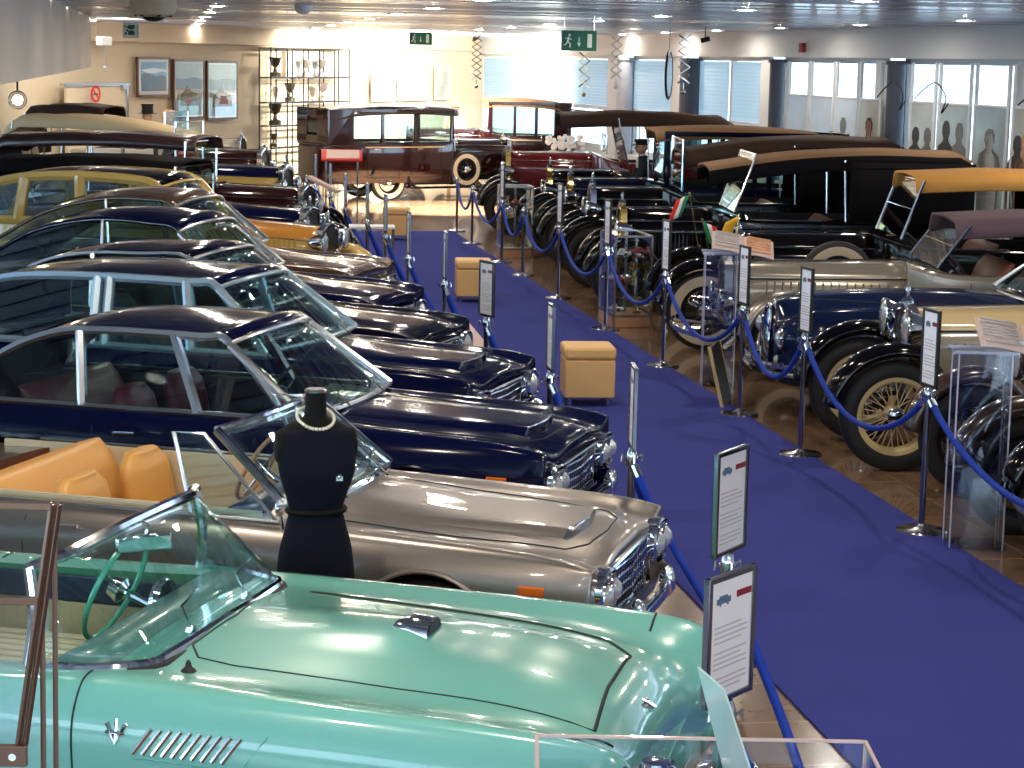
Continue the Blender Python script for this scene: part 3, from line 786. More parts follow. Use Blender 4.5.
# left wall : glazed
LA = Vector((-9.9,38.4,0)); LB = LA-AD*30
lroot = empty('window_20',(LA.x,LA.y,0),math.atan2(-AD.y,-AD.x)); lroot['kind'] = 'structure'
b = MB(); b.box((15,0,.4),(30,.12,.8)); b.box((15,0,3.35),(30,.12,.7))
for k in range(21): b.box((k*1.5,0,1.8),(.08,.12,3.0))
b.build('window_frame','wall_white',lroot,smooth=0)
b = MB(); b.box((15,.0,1.9),(30,.01,2.3)); b.build('pane','clear_glass',lroot,smooth=0)
# dropped bulkhead along the left side
q = Vector((-7.45,36.2,0)); n_ = 25.; r = q-AD*n_
b = MB(); wv = -AR*2.6
b.prism([(q.x,q.y,2.80),(r.x,r.y,2.80),(r.x+wv.x,r.y+wv.y,2.80),(q.x+wv.x,q.y+wv.y,2.80)],(0,0,CZ-2.78)); o = b.build('trim_3','bulkhead_paint',smooth=0); o['kind'] = 'structure'
# carpet
b = MB(); e0 = Vector((1.42,21.78,0)); 
def cpt(t,wd): v = e0+AD*t+(-AR)*wd; return (v.x,v.y,0)
b.prism([(v[0],v[1],.0) for v in (cpt(-20,0),cpt(15.2,0),cpt(15.2,2.9),cpt(0,2.3),cpt(-9,2.05),cpt(-20,2.05))],(0,0,.012)); o = b.build('carpet','blue_carpet',smooth=0)
tag(o,'long royal blue carpet runner laid down the aisle','carpet')
# ceiling downlights
mat('lamp_glow',(1,.85,.6),.5,emit=(1.,.88,.72),es=LAMP)
rowsL = [(-1.3,'left'),(.7,'mid'),(3.2,'right'),(6.3,'window'),(9.8,'far')]
lt = None
for ri,(off,nm) in enumerate(rowsL):
    for k in range(15):
        c = AD*(1.0+k*3.9+(ri%2)*1.4)+AR*off+Vector((0,0,0)); c.x += -.1
        if c.y > 55 or (off < -2 and c.y < 3) or (off > 9 and c.y < 14): continue
        if lt is None:
            lt = empty('ceiling_light',(c.x,c.y,CZ),0,'round recessed downlight with white rim in the slatted metal ceiling','ceiling light','recessed ceiling downlights')
            b = MB(); b.lathe([(.105,-.005),(.135,-.012),(.14,.0),(.135,.02)],seg=20); b.build('light_rim','white_paint',lt)
            b = MB(); b.lathe([(.0,-.016),(.05,-.014),(.09,-.009),(.105,-.004)],seg=20); b.build('bulb','lamp_glow',lt)
        else:
            o = copy_tree(lt); o.location = (c.x,c.y,CZ)
# sensor dome near the camera, under the ceiling
t = empty('ceiling_camera',(-3.55,20.2,CZ),0,'round beige ceiling camera with a dark glass dome, top left','camera')
b = MB(); b.lathe([(0,.0),(.16,0),(.22,-.06),(.23,-.16),(.20,-.22),(.12,-.245),(.115,-.23)],seg=28); b.build('housing','wall_beige',t)
b = MB(); b.sphere((0,0,-.235),.11,20,10,(1,1,.5)); b.build('dome','black_rubber',t)
b = MB()
for k in range(6): b.cyl((.165*math.cos(k*1.047),.165*math.sin(k*1.047),-.225),(.165*math.cos(k*1.047),.165*math.sin(k*1.047),-.242),.018,8)
b.build('screw','grille_black',t)
t = empty('smoke_detector',(-2.55,24.6,CZ),0,'small white dome sensor on the ceiling left of centre','sensor')
b = MB(); b.lathe([(0,-.10),(.06,-.10),(.10,-.06),(.11,0)],seg=20); b.build('dome','white_paint',t)
# ------------------------------------------------------------------ stanchions, signs, ropes
PH = .94
def make_sign(root, style, ang, z0=.985, w=.235, h=.50):
    s = empty('sign_frame',(0,0,0),0); s.parent = root; s.rotation_euler = (0,0,ang)
    b = MB(); t = .022
    b.box((0,0,z0+t/2),(w,.022,t)); b.box((0,0,z0+h-t/2),(w,.022,t)); b.box((-w/2+t/2,0,z0+h/2),(t,.026,h)); b.box((w/2-t/2,0,z0+h/2),(t,.026,h))
    b.build('frame','stanchion_steel' if style else 'frame_black',s,smooth=0,bevel=.004)
    p = MB(); p.m = 0; p.box((0,0,z0+h/2),(w-2*t+.004,.010,h-2*t+.004))
    iw = w-2*t
    for sg in (-1,1):
        y = sg*.0065; fx = -sg   # text reads left to right from either face
        p.m = 1
        for k in range(13):
            zz = z0+h*.60-k*h*.040
            if k in (4,9): continue
            ww = iw*(.80 if k%3 else .66); p.box((fx*-.0+(-fx)*(iw*.40-ww/2),y,zz),(ww,.0012,.006))
        p.m = 3
        p.box((-fx*iw*.20,y,z0+h*.80),(iw*.34,.0014,h*.045)); p.box((-fx*iw*.21,y,z0+h*.825),(iw*.20,.0014,h*.03)); 
        for q in (-.09,.09): p.lathe([(0,0),(h*.016,0)],c=(-fx*iw*(.20+q),y*1.15,z0+h*.775),axis='Y',seg=10)
        p.m = 2; p.box((fx*iw*.30,y,z0+h*.815),(iw*.36,.0016,h*.05))
    p.build('paper',['paper' if style else 'paper_bright','ink_grey','print_red','print_blue'],s,smooth=0)
    return s
def make_stanchion(loc, label, sign=None, group='rope stanchions', ang=0, style=1, w=.235, h=.50):
    t = empty('stanchion',loc,0,label,'stanchion',group)
    b = MB(); b.lathe([(0,.004),(.165,.004),(.17,.012),(.165,.022),(.06,.034),(.03,.045),(.02,.06),(0,.06)],seg=36); b.build('base','stanchion_steel',t)
    b = MB(); b.cyl((0,0,.04),(0,0,PH),.021,16); b.build('pole','stanchion_steel',t)
    b = MB(); b.lathe([(.0,PH+.045),(.02,PH+.045),(.030,PH+.02),(.033,PH-.0),(.033,PH-.03),(.026,PH-.05)],seg=18)
    for k in range(4): b.tube([(.03*math.cos(k*1.57+AANG),.03*math.sin(k*1.57+AANG),PH-.01),(.055*math.cos(k*1.57+AANG),.055*math.sin(k*1.57+AANG),PH+.01),(.058*math.cos(k*1.57+AANG),.058*math.sin(k*1.57+AANG),PH-.03)],.007,6)
    b.build('rope_collar','chrome',t)
    if sign is not None: make_sign(t, style, ang, w=w, h=h)
    return t
def rope(a, b_, label, group, sag=.42, bulge=0.):
    a = Vector(a); b_ = Vector(b_); d = (b_-a).normalized(); za = PH-.04
    p0 = a+d*.06+Vector((0,0,za)); p1 = b_-d*.06+Vector((0,0,za)); n = 30; pts = []; ex = .9 if bulge == 0 else .62
    for i in range(n+1):
        t = i/n; v = p0.lerp(p1,t); v.z -= sag*(1-(2*t-1)**2)**ex; v += AR*bulge*(1-(2*t-1)**2)**.7; pts.append(v)
    root = empty('rope',tuple(p0),0,label,'rope',group)
    q = MB(); q.tube([v-p0 for v in pts],.021,10); q.build('rope_cord','blue_rope',root)
    for a_,b__ in ((0,1),(-1,-2)): q = MB(); dv = (pts[b__]-pts[a_]).normalized()*.07; q.tube([pts[a_]-p0,pts[a_]+dv-p0],.026,10); q.build('rope_hook','chrome',root)
RS = [(2.76,13.42),(2.31,16.08),(2.02,17.91),(1.54,20.76),(1.07,23.60),(.58,26.60),(.12,29.36),(-.20,31.31),(-.72,34.35),(-1.05,36.9)]
SA = AANG+R(5)
sign_r = {0:1,1:1,2:1,3:1,4:1,5:1,7:1}
labs = ['chrome stanchion with framed sign nearest the right edge, beside the acrylic book stand','chrome stanchion with framed sign before the front of the dark blue coupe','chrome stanchion with framed sign next to the acrylic stand at the silver cabriolet','chrome stanchion with framed sign before the whitewall wheel of the tan-topped car','chrome stanchion with framed sign at the chrome framed showcase','chrome stanchion with framed sign before the round brass radiators','plain chrome stanchion with a small side hook behind the second ottoman','chrome stanchion with framed sign beside the small far showcase','plain chrome stanchion behind the first far rope, before the far wheel','farthest chrome stanchion on the right side, at the end of the carpet']
for i,(x,y) in enumerate(RS):
    make_stanchion((x,y,0),labs[i],sign=(1 if i in sign_r else None),ang=SA,style=0,h=.52)
near = (3.30,10.3)
rl = ['blue rope in front of the spoked cream wheel','blue rope before the dark blue coupe nose','blue rope before the silver cabriolet radiator','blue rope crossing the whitewall wheel','blue rope crossing the glass showcase','blue rope left of the glass showcase','blue rope before the black cars with brass radiators','short blue rope beside the small showcase','blue rope before the far whitewall spare wheel','farthest blue rope on the right side']
for i in range(len(RS)-1): rope(RS[i]+(0,),RS[i+1]+(0,),rl[i],'blue ropes along the right row',.40)
rope(RS[0]+(0,),near+(0,),'blue rope running out at the bottom right beside the acrylic stand','blue ropes along the right row',.36)
make_stanchion(near+(0,),'chrome stanchion just outside the bottom right corner')
LS = [(.77,6.58),(.95,8.65),(.63,10.71),(.21,13.82),(-.25,16.72),(-.71,19.52),(-1.18,22.02),(-1.65,24.70),(-1.99,26.77),(-2.45,29.4),(-2.95,32.2),(-3.5,35.4)]
LS = [(.735,6.58),(.95,8.65),(.665,11.05),(.26,13.82),(-.22,16.72),(-.66,19.52),(-1.14,22.02),(-1.56,24.70),(-1.93,26.77),(-2.40,29.0),(-2.85,31.6),(-3.35,34.4)]
ll = ['chrome stanchion with large framed sign in front of the turquoise car','chrome stanchion with framed sign behind the nose of the turquoise car','chrome stanchion with edge-on sign at the nose of the first navy coupe','chrome stanchion with edge-on sign left of the nearest ottoman','chrome stanchion whose white sign faces the viewer beside the middle ottoman','chrome stanchion with edge-on sign left of the middle ottoman','chrome stanchion with edge-on sign right of the far ottoman','chrome stanchion behind the white side table','second chrome stanchion behind the white side table','chrome stanchion before the polished steel radiator','chrome stanchion left of the red lectern','farthest chrome stanchion of the left row, below the limousine']
angs = [R(53),R(58),AANG-R(7),AANG-R(1),R(120),AANG-R(2),AANG+R(0),AANG,AANG,AANG,AANG,AANG]
for i,(x,y) in enumerate(LS):
    make_stanchion((x,y,0),ll[i],sign=1,ang=angs[i],style=1,h=.46 if i > 0 else .44,w=.24 if i > 1 else .30)
for i in range(len(LS)-1):
    rope(LS[i]+(0,),LS[i+1]+(0,),['blue rope hanging behind the large framed sign','blue rope between the silver and turquoise noses','blue rope at the nose of the first navy coupe','blue rope left of the nearest ottoman','blue rope descending left of the middle ottoman','blue rope below the far edge-on sign','blue rope beside the bronze car nose','blue rope behind the white side table','blue rope left of the far ottoman','blue rope below the chrome bonnet','farthest blue rope of the left row'][i],'blue ropes along the left row',.72,.36)
# ------------------------------------------------------------------ ottomans
def ottoman(loc, rz, label, w=.45):
    t = empty('ottoman',loc,rz,label,'ottoman','tan leather ottomans on the blue carpet')
    b = MB(); b.box((0,0,.26),(w,w,.34)); b.build('body','stool_vinyl',t,bevel=.012)
    b = MB(); b.box((0,0,.49),(w+.015,w+.015,.115)); b.build('cushion','stool_vinyl',t,bevel=.03)
    for x in (-1,1):
        for y in (-1,1): b = MB(); b.cyl((x*w*.38,y*w*.38,.012),(x*w*.38,y*w*.38,.10),.022,10); b.build('leg','dull_chrome',t)
ottoman((.68,18.35,0),R(5),'tan cube ottoman nearest the viewer on the blue carpet')
ottoman((-.52,26.1,0),R(5),'middle tan cube ottoman behind the white-faced sign')
ottoman((-2.02,34.9,0),R(5),'farthest tan cube ottoman before the maroon limousine wheel')
# ------------------------------------------------------------------ acrylic book stands
def book_stand(loc, rz, label, blabel, w=.42, h=1.3, tilt=.30, bo=(0,0)):
    t = empty('display_stand',loc,rz,label,'display stand','clear acrylic stands')
    b = MB(); th = .018
    b.box((0,.12,h/2),(w,th,h)); b.box((0,-.12,h/2),(w,th,h)); b.box((-w/2,0,h/2),(th,.24,h)); b.box((0,0,h),(w+.06,.30,th)); b.box((0,0,.012),(w+.04,.28,.024))
    b.build('acrylic_body','acrylic',t,smooth=0)
    b = MB()
    for x in (-1,1):
        for y in (-1,1): b.box((x*w/2,y*.125,h/2),(.010,.010,h))
    for y in (-1,1): b.box((0,y*.14,h+.01),(w+.06,.012,.018))
    b.build('acrylic_edge','acrylic_bright',t,smooth=0)
    k = empty('open_book',(loc[0]+bo[0],loc[1]+bo[1],h+.03),rz,blabel,'book'); k.rotation_euler = (0,-R(9),rz); M_ = Matrix.Rotation(-tilt,3,'X')
    def page(x0,x1,m,nm,z=.0,lines=True):
        p = MB(); p.m = 0; n = 8; rows = []
        for i in range(n+1):
            v = i/n; x = lerp(x0,x1,v); rows.append([M_@Vector((x,y,.05+z+.015*math.sin(math.pi*v))) for y in (-.22,.22)])
        p.grid(rows); p.m = 1
        if lines:
            for q in range(9):
                y = .17-.043*q; sg = 1 if x1 > x0 else -1
                a0 = M_@Vector((lerp(x0,x1,.12),y,.074+z)); a1 = M_@Vector((lerp(x0,x1,.9),y,.074+z)); d_ = M_@Vector((0,.012,0)); p.add([a0,a1,a1+d_,a0+d_],[(0,1,2,3)])
        p.build(nm,m,k,solid=.012)
    page(0,.30,['print_pink','ink_grey'],'page'); page(0,-.30,['print_pink','print_orange'],'page')
    p = MB(); p.box((0,0,.02),(.10,.2,.05)); p.build('book_prop','pale_acrylic',k,smooth=0)
book_stand((3.02,13.05,0),AANG+R(78),'clear acrylic pedestal at the right edge carrying an open panel','open pink printed panel on the right-edge acrylic pedestal',w=.34,h=1.28,bo=(.26,.05))
book_stand((1.98,19.62,0),AANG+R(78),'clear acrylic pedestal before the silver cabriolet radiator','open tan printed panel on the acrylic pedestal by the silver cabriolet',w=.30,h=1.28,bo=(.20,.03))
# ------------------------------------------------------------------ showcases
def showcase(loc, rz, label, w=.62, d=.75, h=1.15, items=3):
    t = empty('showcase',loc,rz,label,'showcase'); b = MB(); p = .025
    for x in (-1,1):
        for y in (-1,1): b.box((x*(w-p)/2,y*(d-p)/2,h/2),(p,p,h))
    for z in (.14,h-p/2):
        for y in (-1,1): b.box((0,y*(d-p)/2,z),(w,p,p))
        for x in (-1,1): b.box((x*(w-p)/2,0,z),(p,d,p))
    b.build('metal_frame','dull_chrome',t,smooth=0)
    b = MB(); b.box((0,0,.07),(w-.01,d-.01,.13)); b.build('plinth','wood_board',t,smooth=0)
    b = MB()
    for x in (-1,1): b.box((x*(w-.02)/2,0,h/2+.07),(.006,d-.06,h-.2))
    for y in (-1,1): b.box((0,y*(d-.02)/2,h/2+.07),(w-.06,.006,h-.2))
    b.box((0,0,h-.01),(w-.04,d-.04,.006)); b.build('glass_pane','clear_glass',t,smooth=0)
    b = MB()
    for z in (.50,.82): b.box((0,0,z),(w-.06,d-.06,.008))
    b.build('shelf','clear_glass',t,smooth=0)
    b = MB(); b.box((.0,.0,.62),(.03,.03,.95)); b.build('shelf_post','dull_chrome',t,smooth=0)
    return t
def trinket(loc, rz, kind, label):
    if kind == 'car':
        t = empty('model_car',loc,rz,label,'model car','model cars in the glass showcases'); b = MB()
        rows = []
        for x,w_,z in cr([(-.12,.03,.03),(-.11,.05,.05),(-.05,.055,.055),(-.03,.045,.085),(.02,.045,.085),(.04,.055,.055),(.10,.05,.045),(.12,.02,.03)],3):
            rows.append([(x,w_*math.cos(q),.015+(z-.015)*max(0,math.sin(q))) for q in [math.pi*k/10 for k in range(11)]])
        b.grid(rows); b.build('body','print_red' if 'red' in label else 'lens_glass',t)
        for x in (-.07,.07): b = MB(); b.cyl((x,-.056,.02),(x,.056,.02),.02,12); b.build('wheel','black_rubber',t)
    else:
        t = empty('trophy',loc,rz,label,'trophy','trophies in the glass showcases'); b = MB()
        b.lathe([(0,0),(.05,0),(.05,.02),(.015,.04),(.012,.09),(.03,.11),(.055,.15),(.06,.2),(.055,.2),(.03,.13),(0,.12)],seg=16)
        b.build('cup','brass' if 'gold' in label else 'chrome',t); b = MB()
        for s in (-1,1): b.tube([(s*.055,0,.19),(s*.09,0,.18),(s*.08,0,.14),(s*.04,0,.13)],.006,6)
        b.build('handle','brass' if 'gold' in label else 'chrome',t)
c0 = Vector((1.32,24.2,0)); showcase(c0,AANG-R(90),'chrome framed glass showcase with three levels of trinkets behind the ropes',w=.46,d=.85,h=1.08)
for dx,dy,z,k,lb in ((-.10,-.2,.825,'car','silver model car on the top shelf of the showcase'),(.15,.0,.825,'car','red model car on the top shelf of the showcase'),(-.1,.2,.825,'cup','small silver cup on the top shelf of the showcase'),(.14,.2,.505,'cup','small gold cup on the middle shelf of the showcase'),(-.12,-.15,.505,'car','red model car on the middle shelf of the showcase'),(.1,-.2,.137,'cup','gold cup at the bottom of the showcase'),(-.1,.12,.137,'car','silver model car at the bottom of the showcase'),(-.12,.2,.505,'car','silver model car on the middle shelf of the showcase')):
    trinket(tuple(c0+AR*dx+AD*dy+Vector((0,0,z))),AANG+R(60),k,lb)
c1 = Vector((.0,32.3,0)); showcase(c1,AANG-R(90),'small glass showcase beyond the ropes, holding a red object',w=.5,d=.55,h=1.12)
trinket(tuple(c1+Vector((0,-.1,.825))),1,'car','red model car in the small far showcase'); trinket(tuple(c1+Vector((.05,.1,.137))),1,'cup','gold cup at the bottom of the small far showcase')
# ------------------------------------------------------------------ acrylic vitrine in the foreground
vt = empty('acrylic_case',(.565,5.44,0),R(0),'clear acrylic display case cut by the bottom edge of the picture','display case')
b = MB(); W_,D_,HH = .95,.50,1.15
for y in (-1,1): b.box((0,y*D_/2,HH*.5+.45),(W_,.008,HH-.9))
for x in (-1,1): b.box((x*W_/2,0,HH*.5+.45),(.008,D_,HH-.9))
b.build('case_wall','acrylic',vt,smooth=0)
b = MB()
for y in (-1,1): b.box((0,y*D_/2,HH),(W_,.010,.008))
for x in (-1,1): b.box((x*W_/2,0,HH),(.010,D_,.008))
for y in (-1,1):
    for x in (-1,1): b.box((x*W_/2,y*D_/2,HH*.5+.45),(.01,.01,HH-.9))
b.build('case_rim','acrylic_rim',vt,smooth=0)
b = MB(); b.box((0,0,.45),(W_+.04,D_+.04,.90)); b.build('pedestal','dark_interior',vt,smooth=0,bevel=.01)
trinket((.92,5.50,.90),R(20),'cup','silver cup inside the foreground acrylic case')
t = empty('model_engine',(.42,5.46,.90),R(25),'chrome model engine inside the foreground acrylic case','model engine')
b = MB(); b.box((0,0,.08),(.22,.12,.14))
for s in (-1,1): b.box((0,s*.07,.17),(.2,.05,.08),rx=s*.6)
b.build('engine_block','chrome',t,bevel=.01)
b = MB()
for k in range(4):
    for s in (-1,1): b.tube([(-.08+k*.05,s*.07,.17),(-.08+k*.05,s*.08,.21),(-.08+k*.05,s*.03,.24)],.007,6)
b.lathe([(0,.24),(.04,.24),(.04,.26),(0,.265)],seg=14); b.build('intake_pipe','chrome',t)
# pale acrylic card leaning beside the case
b = MB(); b.prism([(0,0,0),(.13,-.02,-.06),(.20,-.22,-.62),(.10,-.22,-.62)][::-1],(.006,.006,0))
# ------------------------------------------------------------------ side table, lectern, boards
t = empty('side_table',(-1.95,27.9,0),R(5),'white-topped square metal side table between the left stanchions','table')
b = MB(); b.box((0,0,.79),(.62,.42,.03)); b.build('tabletop','paper_bright',t,bevel=.004)
for x in (-1,1):
    for y in (-1,1): b = MB(); b.cyl((x*.29,y*.19,0),(x*.29,y*.19,.78),.015,10); b.build('leg','dull_chrome',t)
t = empty('lectern',(-3.10,36.6,0),R(5),'red-topped information lectern on thin steel legs before the limousine','lectern')
b = MB(); b.box((0,0,1.33),(.72,.42,.035),rx=R(24)); b.build('panel','red_board',t,bevel=.006)
b = MB(); b.box((.02,-.0,1.352),(.58,.32,.008),rx=R(24)); b.build('printed_sheet','print_pink',t,smooth=0)
for x in (-1,1): b = MB(); b.cyl((x*.28,0,0),(x*.28,0,1.31),.014,8); b.build('leg','dull_chrome',t)
b = MB(); b.box((0,0,.012),(.7,.4,.024)); b.box((0,0,.7),(.56,.02,.02)); b.build('base','dull_chrome',t)
t = empty('information_board',(-.46,18.35,0),R(-62),'slanted pinkish board leaning at the nose of the black car','board')
b = MB(); b.box((0,0,.62),(.55,.30,.03),ry=R(22)); b.build('panel','print_pink',t,bevel=.005)
b = MB(); b.cyl((0,0,0),(0,0,.62),.018,10); b.box((0,0,.01),(.25,.25,.02)); b.build('post','dull_chrome',t)
t = empty('leaning_frame',(1.90,18.5,0),R(75),'light-edged picture frame leaning low beside the second stanchion','frame')
b = MB(); b.box((0,0,.28),(.5,.02,.55),rx=R(-14)); b.build('backing','grille_black',t)
b = MB()
for x in (-1,1): b.box((x*.25,0,.28),(.03,.03,.57),rx=R(-14))
b.box((0,-.068,.56),(.5,.03,.03)); b.build('frame','cream_paint',t)
# folded barrier arm by the left radiators
t = empty('info_panel',(-2.9,31.0,0),R(-15),'pale tilted information bar on a thin post before the dark radiators','panel')
b = MB(); b.box((0,0,1.16),(.52,.16,.05),ry=R(24)); b.build('panel','print_pink',t,bevel=.01)
b = MB(); b.cyl((.12,0,0),(.12,0,1.12),.014,8); b.box((.12,0,.01),(.2,.2,.02)); b.build('post','dull_chrome',t)
# ------------------------------------------------------------------ nearest car: turquoise open two-seater
def drape(root, bv, pts, r=.006, name='bonnet_seam', m='seam_black', off=.001, n=8, seg=5):
    P = []
    for a,b in zip(pts,pts[1:]):
        for k in range(n): P.append(drop(bv,lerp(a[0],b[0],k/n),lerp(a[1],b[1],k/n),off))
    P.append(drop(bv,pts[-1][0],pts[-1][1],off)); q = MB(); q.tube(P,r,seg); return q.build(name,m,root)
def turquoise_car():
    root = empty('convertible_car',(.52,7.11,0),R(-15),'turquoise open two-seater car with chrome side louvres, nearest the viewer','car')
    st = [(.045,.74,.60,.64,.70,.60,.64,.46),(.035,.84,.66,.74,.80,.67,.72,.38),(-.02,.875,.72,.78,.87,.75,.80,.34),(-.14,.895,.74,.80,.905,.82,.875,.33),(-.45,.90,.75,.80,.925,.875,.94,.33),(-.9,.90,.76,.80,.935,.905,.965,.32),(-1.4,.90,.77,.79,.945,.93,.975,.32),(-1.8,.90,.78,.78,.95,.945,.965,.32),(-2.4,.90,.78,.82,.93,.925,.93,.32),(-3.3,.89,.78,.81,.925,.905,.93,.32),(-4.1,.86,.76,.76,.95,.88,.90,.34),(-4.42,.80,.72,.70,.92,.84,.84,.38),(-4.48,.74,.66,.64,.84,.76,.76,.44)]
    def warp(p):
        x,y,z = p
        if x > -.5: x += .09*max(0,(abs(y)/.85))**3*(1+x*2) - .05*(1-min(1,abs(y)/.6))*max(0,(.6-z))*4
        if z > .8 and -1.75 < x < -.55:
            t = (x+1.75)/.9; g = math.exp(-(y/.19)**4); z += .045*g*max(0,min(1,t))*(1 if x < -.86 else max(0,1-(x+.86)/.08))
        return (x,y,z)
    body = modern_body(root,st,'turquoise_paint',4.48,(-.80,-3.42),.335,rrect(-3.12,-1.80,.66,.14),tub='green_vinyl',warp=warp)
    bv = bvh_of(body.data)
    # bonnet outline
    s1 = [(-1.66,.50),(-1.60,.0),(-1.62,-.36),(-1.55,-.47),(-1.40,-.50),(-.8,-.50),(-.10,-.47)]
    drape(root,bv,s1,.005,off=-.001); drape(root,bv,[(-.10,-.47),(-.135,-.1),(-.145,.33),(-.26,.47),(-.8,.52),(-1.5,.53)],.007,off=.0)
    drape(root,bv,[(-.03,-.49),(-.16,-.60),(-.06,-.69)],.006)
    P = [side(bv,-.14,z,.0,s) for s in (1,) for z in (.42,.5,.6,.7,.8)]+[drop(bv,-.14,y,.001) for y in (.84,.80,.74,.68)]
    q = MB(); q.tube(P,.005,5); q.build('wing_seam','seam_black',root)
    for s in (-1,1):
        P = [drop(bv,-1.83,s*(.72+.012*k),.0015) for k in range(9)]+[side(bv,-1.83,.91-.022*k,.0015,s) for k in range(25)]; q = MB(); q.tube(P,.004,5); q.build('door_seam','seam_black',root)
        P = [drop(bv,-2.98,s*(.72+.012*k),.0015) for k in range(9)]+[side(bv,-2.98,.90-.022*k,.0015,s) for k in range(24)]; q = MB(); q.tube(P,.004,5); q.build('door_seam','seam_black',root)
        # louvres
        q = MB()
        for k in range(10):
            x = -1.58+.036*k; a = side(bv,x-.02,.735,.004,s); b = side(bv,x+.045,.825,.006,s); q.tube([a,b],.0085,6)
        q.build('side_louvre','chrome',root)
        q = MB(); q.tube([side(bv,-1.60,.72,.003,s),side(bv,-1.21,.715,.003,s),side(bv,-1.12,.835,.003,s)],.004,5); q.build('louvre_recess','turquoise_paint',root)
        q = MB(); c = lambda x,z: side(bv,x,z,.006,s)
        q.tube([c(-1.70,.83),c(-1.665,.765),c(-1.63,.83)],.009,6); q.tube([c(-1.665,.77),c(-1.665,.845)],.007,6); q.tube([c(-1.70,.80),c(-1.63,.80)],.006,6); q.build('wing_badge','print_red' if False else 'chrome',root)
        # hooded headlamp
        headlamp_lens(root,(.115,s*.735,.665),.095)
        q = MB(); q.lathe([(.13,-.06),(.125,.0),(.11,.012)],c=(.10,s*.735,.665),axis='X',seg=28); q.build('headlight_hood','turquoise_paint',root)
    # grille and bumper
    q = MB()
    for z in (.44,.50,.56): q.tube(cr([(.02,-.52,z),(.075,-.3,z),(.085,0,z),(.075,.3,z),(.02,.52,z)],4),.010,6)
    for k in range(15): y = -.49+.07*k; q.tube([(.06,y,.42),(.07,y,.58)],.006,5)
    q.build('grille','chrome',root)
    q = MB(); q.tube(cr([(.0,-.90,.42),(.14,-.78,.42),(.20,-.4,.42),(.21,0,.42),(.20,.4,.42),(.14,.78,.42),(.0,.90,.42)],5),.05,10,sx=.55,up=(0,0,1))
    for s in (-1,1): q.sphere((.22,s*.45,.46),.07,14,8,(.9,.8,1.4))
    q.build('bumper','chrome',root)
    # nose emblem
    a = drop(bv,-.005,0,.006); q = MB(); q.tube([a+Vector((-.02,-.05,.005)),a+Vector((.0,0,0)),a+Vector((-.02,.05,.005))],.010,6); q.tube([a+Vector((-.03,0,.012)),a+Vector((.02,0,-.012))],.013,6); q.build('nose_emblem','chrome',root)
    # scoop mouth
    q = MB(); a = drop(bv,-.83,0,.0)
    rows = [[(x,ww*math.cos(t),drop(bv,x,ww*math.cos(t)).z+.0+hh*max(0,math.sin(t))**.7) for t in [math.pi*k/12 for k in range(13)]] for x,hh,ww in ((-.96,.012,.05),(-.90,.04,.075),(-.82,.055,.085))]
    q.grid(rows); q.ngon(rows[-1])
    sc = q.build('scoop_mouth','chrome',root)
    q = MB()
    for k in range(6): h = .008+.008*k; q.box((-.817,0,drop(bv,-.82,0).z+h),(.008,.16*math.sqrt(max(.05,1-(h/.055)**2)),.004))
    q.build('scoop_slot','grille_black',sc)
    # aerial base, wiper pivots
    q = MB(); q.lathe([(.028,0),(.024,.006),(.012,.016),(.010,.03),(.004,.04),(0,.042)],c=tuple(drop(bv,-1.53,-.60)),seg=14); q.build('aerial_base','black_rubber',root)
    for y in (-.22,.30):
        q = MB(); a = drop(bv,-1.69,y); q.lathe([(.022,0),(.018,.02),(.0,.028)],c=tuple(a),seg=12); q.tube([a+Vector((0,0,.02)),a+Vector((-.10,.14,.05)),a+Vector((-.13,.36,.06))],.005,5); q.build('wiper','chrome',root)
    # wrap-around windscreen
    def base(v): return Vector((-1.64-.035*abs(v)**2-.40*max(0,abs(v)-.72)/.28*(max(0,abs(v)-.72)/.28)**.3, .78*math.copysign(min(1,abs(v)*1.12)**1.0,v)*(.95), .965-.012*abs(v)))
    def head(v): return Vector((-2.0-.04*v*v-.04*max(0,abs(v)-.75)/.25, .71*v, 1.325-.035*v*v))
    nb = 32; g = []
    for i in range(nb+1):
        v = -1+2*i/nb; b0 = base(v); h0 = head(v); g.append([b0.lerp(h0,t/6)+Vector((.02*math.sin(math.pi*t/6),0,0)) for t in range(7)])
    q = MB(); q.grid(g); ws = q.build('windscreen','tint_glass',root,smooth=60,solid=.005)
    q = MB(); q.tube([c[0] for c in g],.020,8); q.tube([c[-1] for c in g],.024,8); q.tube(g[0],.022,8,up=(1,0,0)); q.tube(g[-1],.022,8,up=(1,0,0)); q.build('windscreen_frame','chrome',ws)
    q = MB(); q.tube([c[0]+Vector((.028,0,-.012)) for c in g[3:-3]],.012,6); q.build('windscreen_seal','black_rubber',ws)
    # mirror
    q = MB(); q.box((-1.97,-.02,1.235),(.02,.22,.065),rz=-.85); m_ = q.build('rear_view_mirror','chrome',root,bevel=.012)
    q = MB(); q.tube([(-1.97,-.02,1.25),(-1.96,.0,1.30),(-2.0,.0,1.325)],.006,6); q.build('mirror_arm','chrome',m_)
    # dashboard
    rows = [[(-1.80,y,.955),(-1.92,y,.965),(-2.02,y,.95),(-2.05,y,.92),(-2.03,y,.84),(-2.0,y,.70)] for y in (-.68,-.4,0,.4,.68)]
    q = MB(); q.grid(rows); db = q.build('dashboard','teal_dash',root,smooth=50,solid=.02)
    q = MB(); q.lathe([(.10,0),(.11,-.02),(.10,-.04),(0,-.04)],c=(-2.03,.32,.90),axis='X',seg=20); q.build('instrument','chrome',db)
    steering(root,(-2.26,.33,.95),.225,22,rim='teal_plastic',hub='chrome',spokes=2,tr=.012)
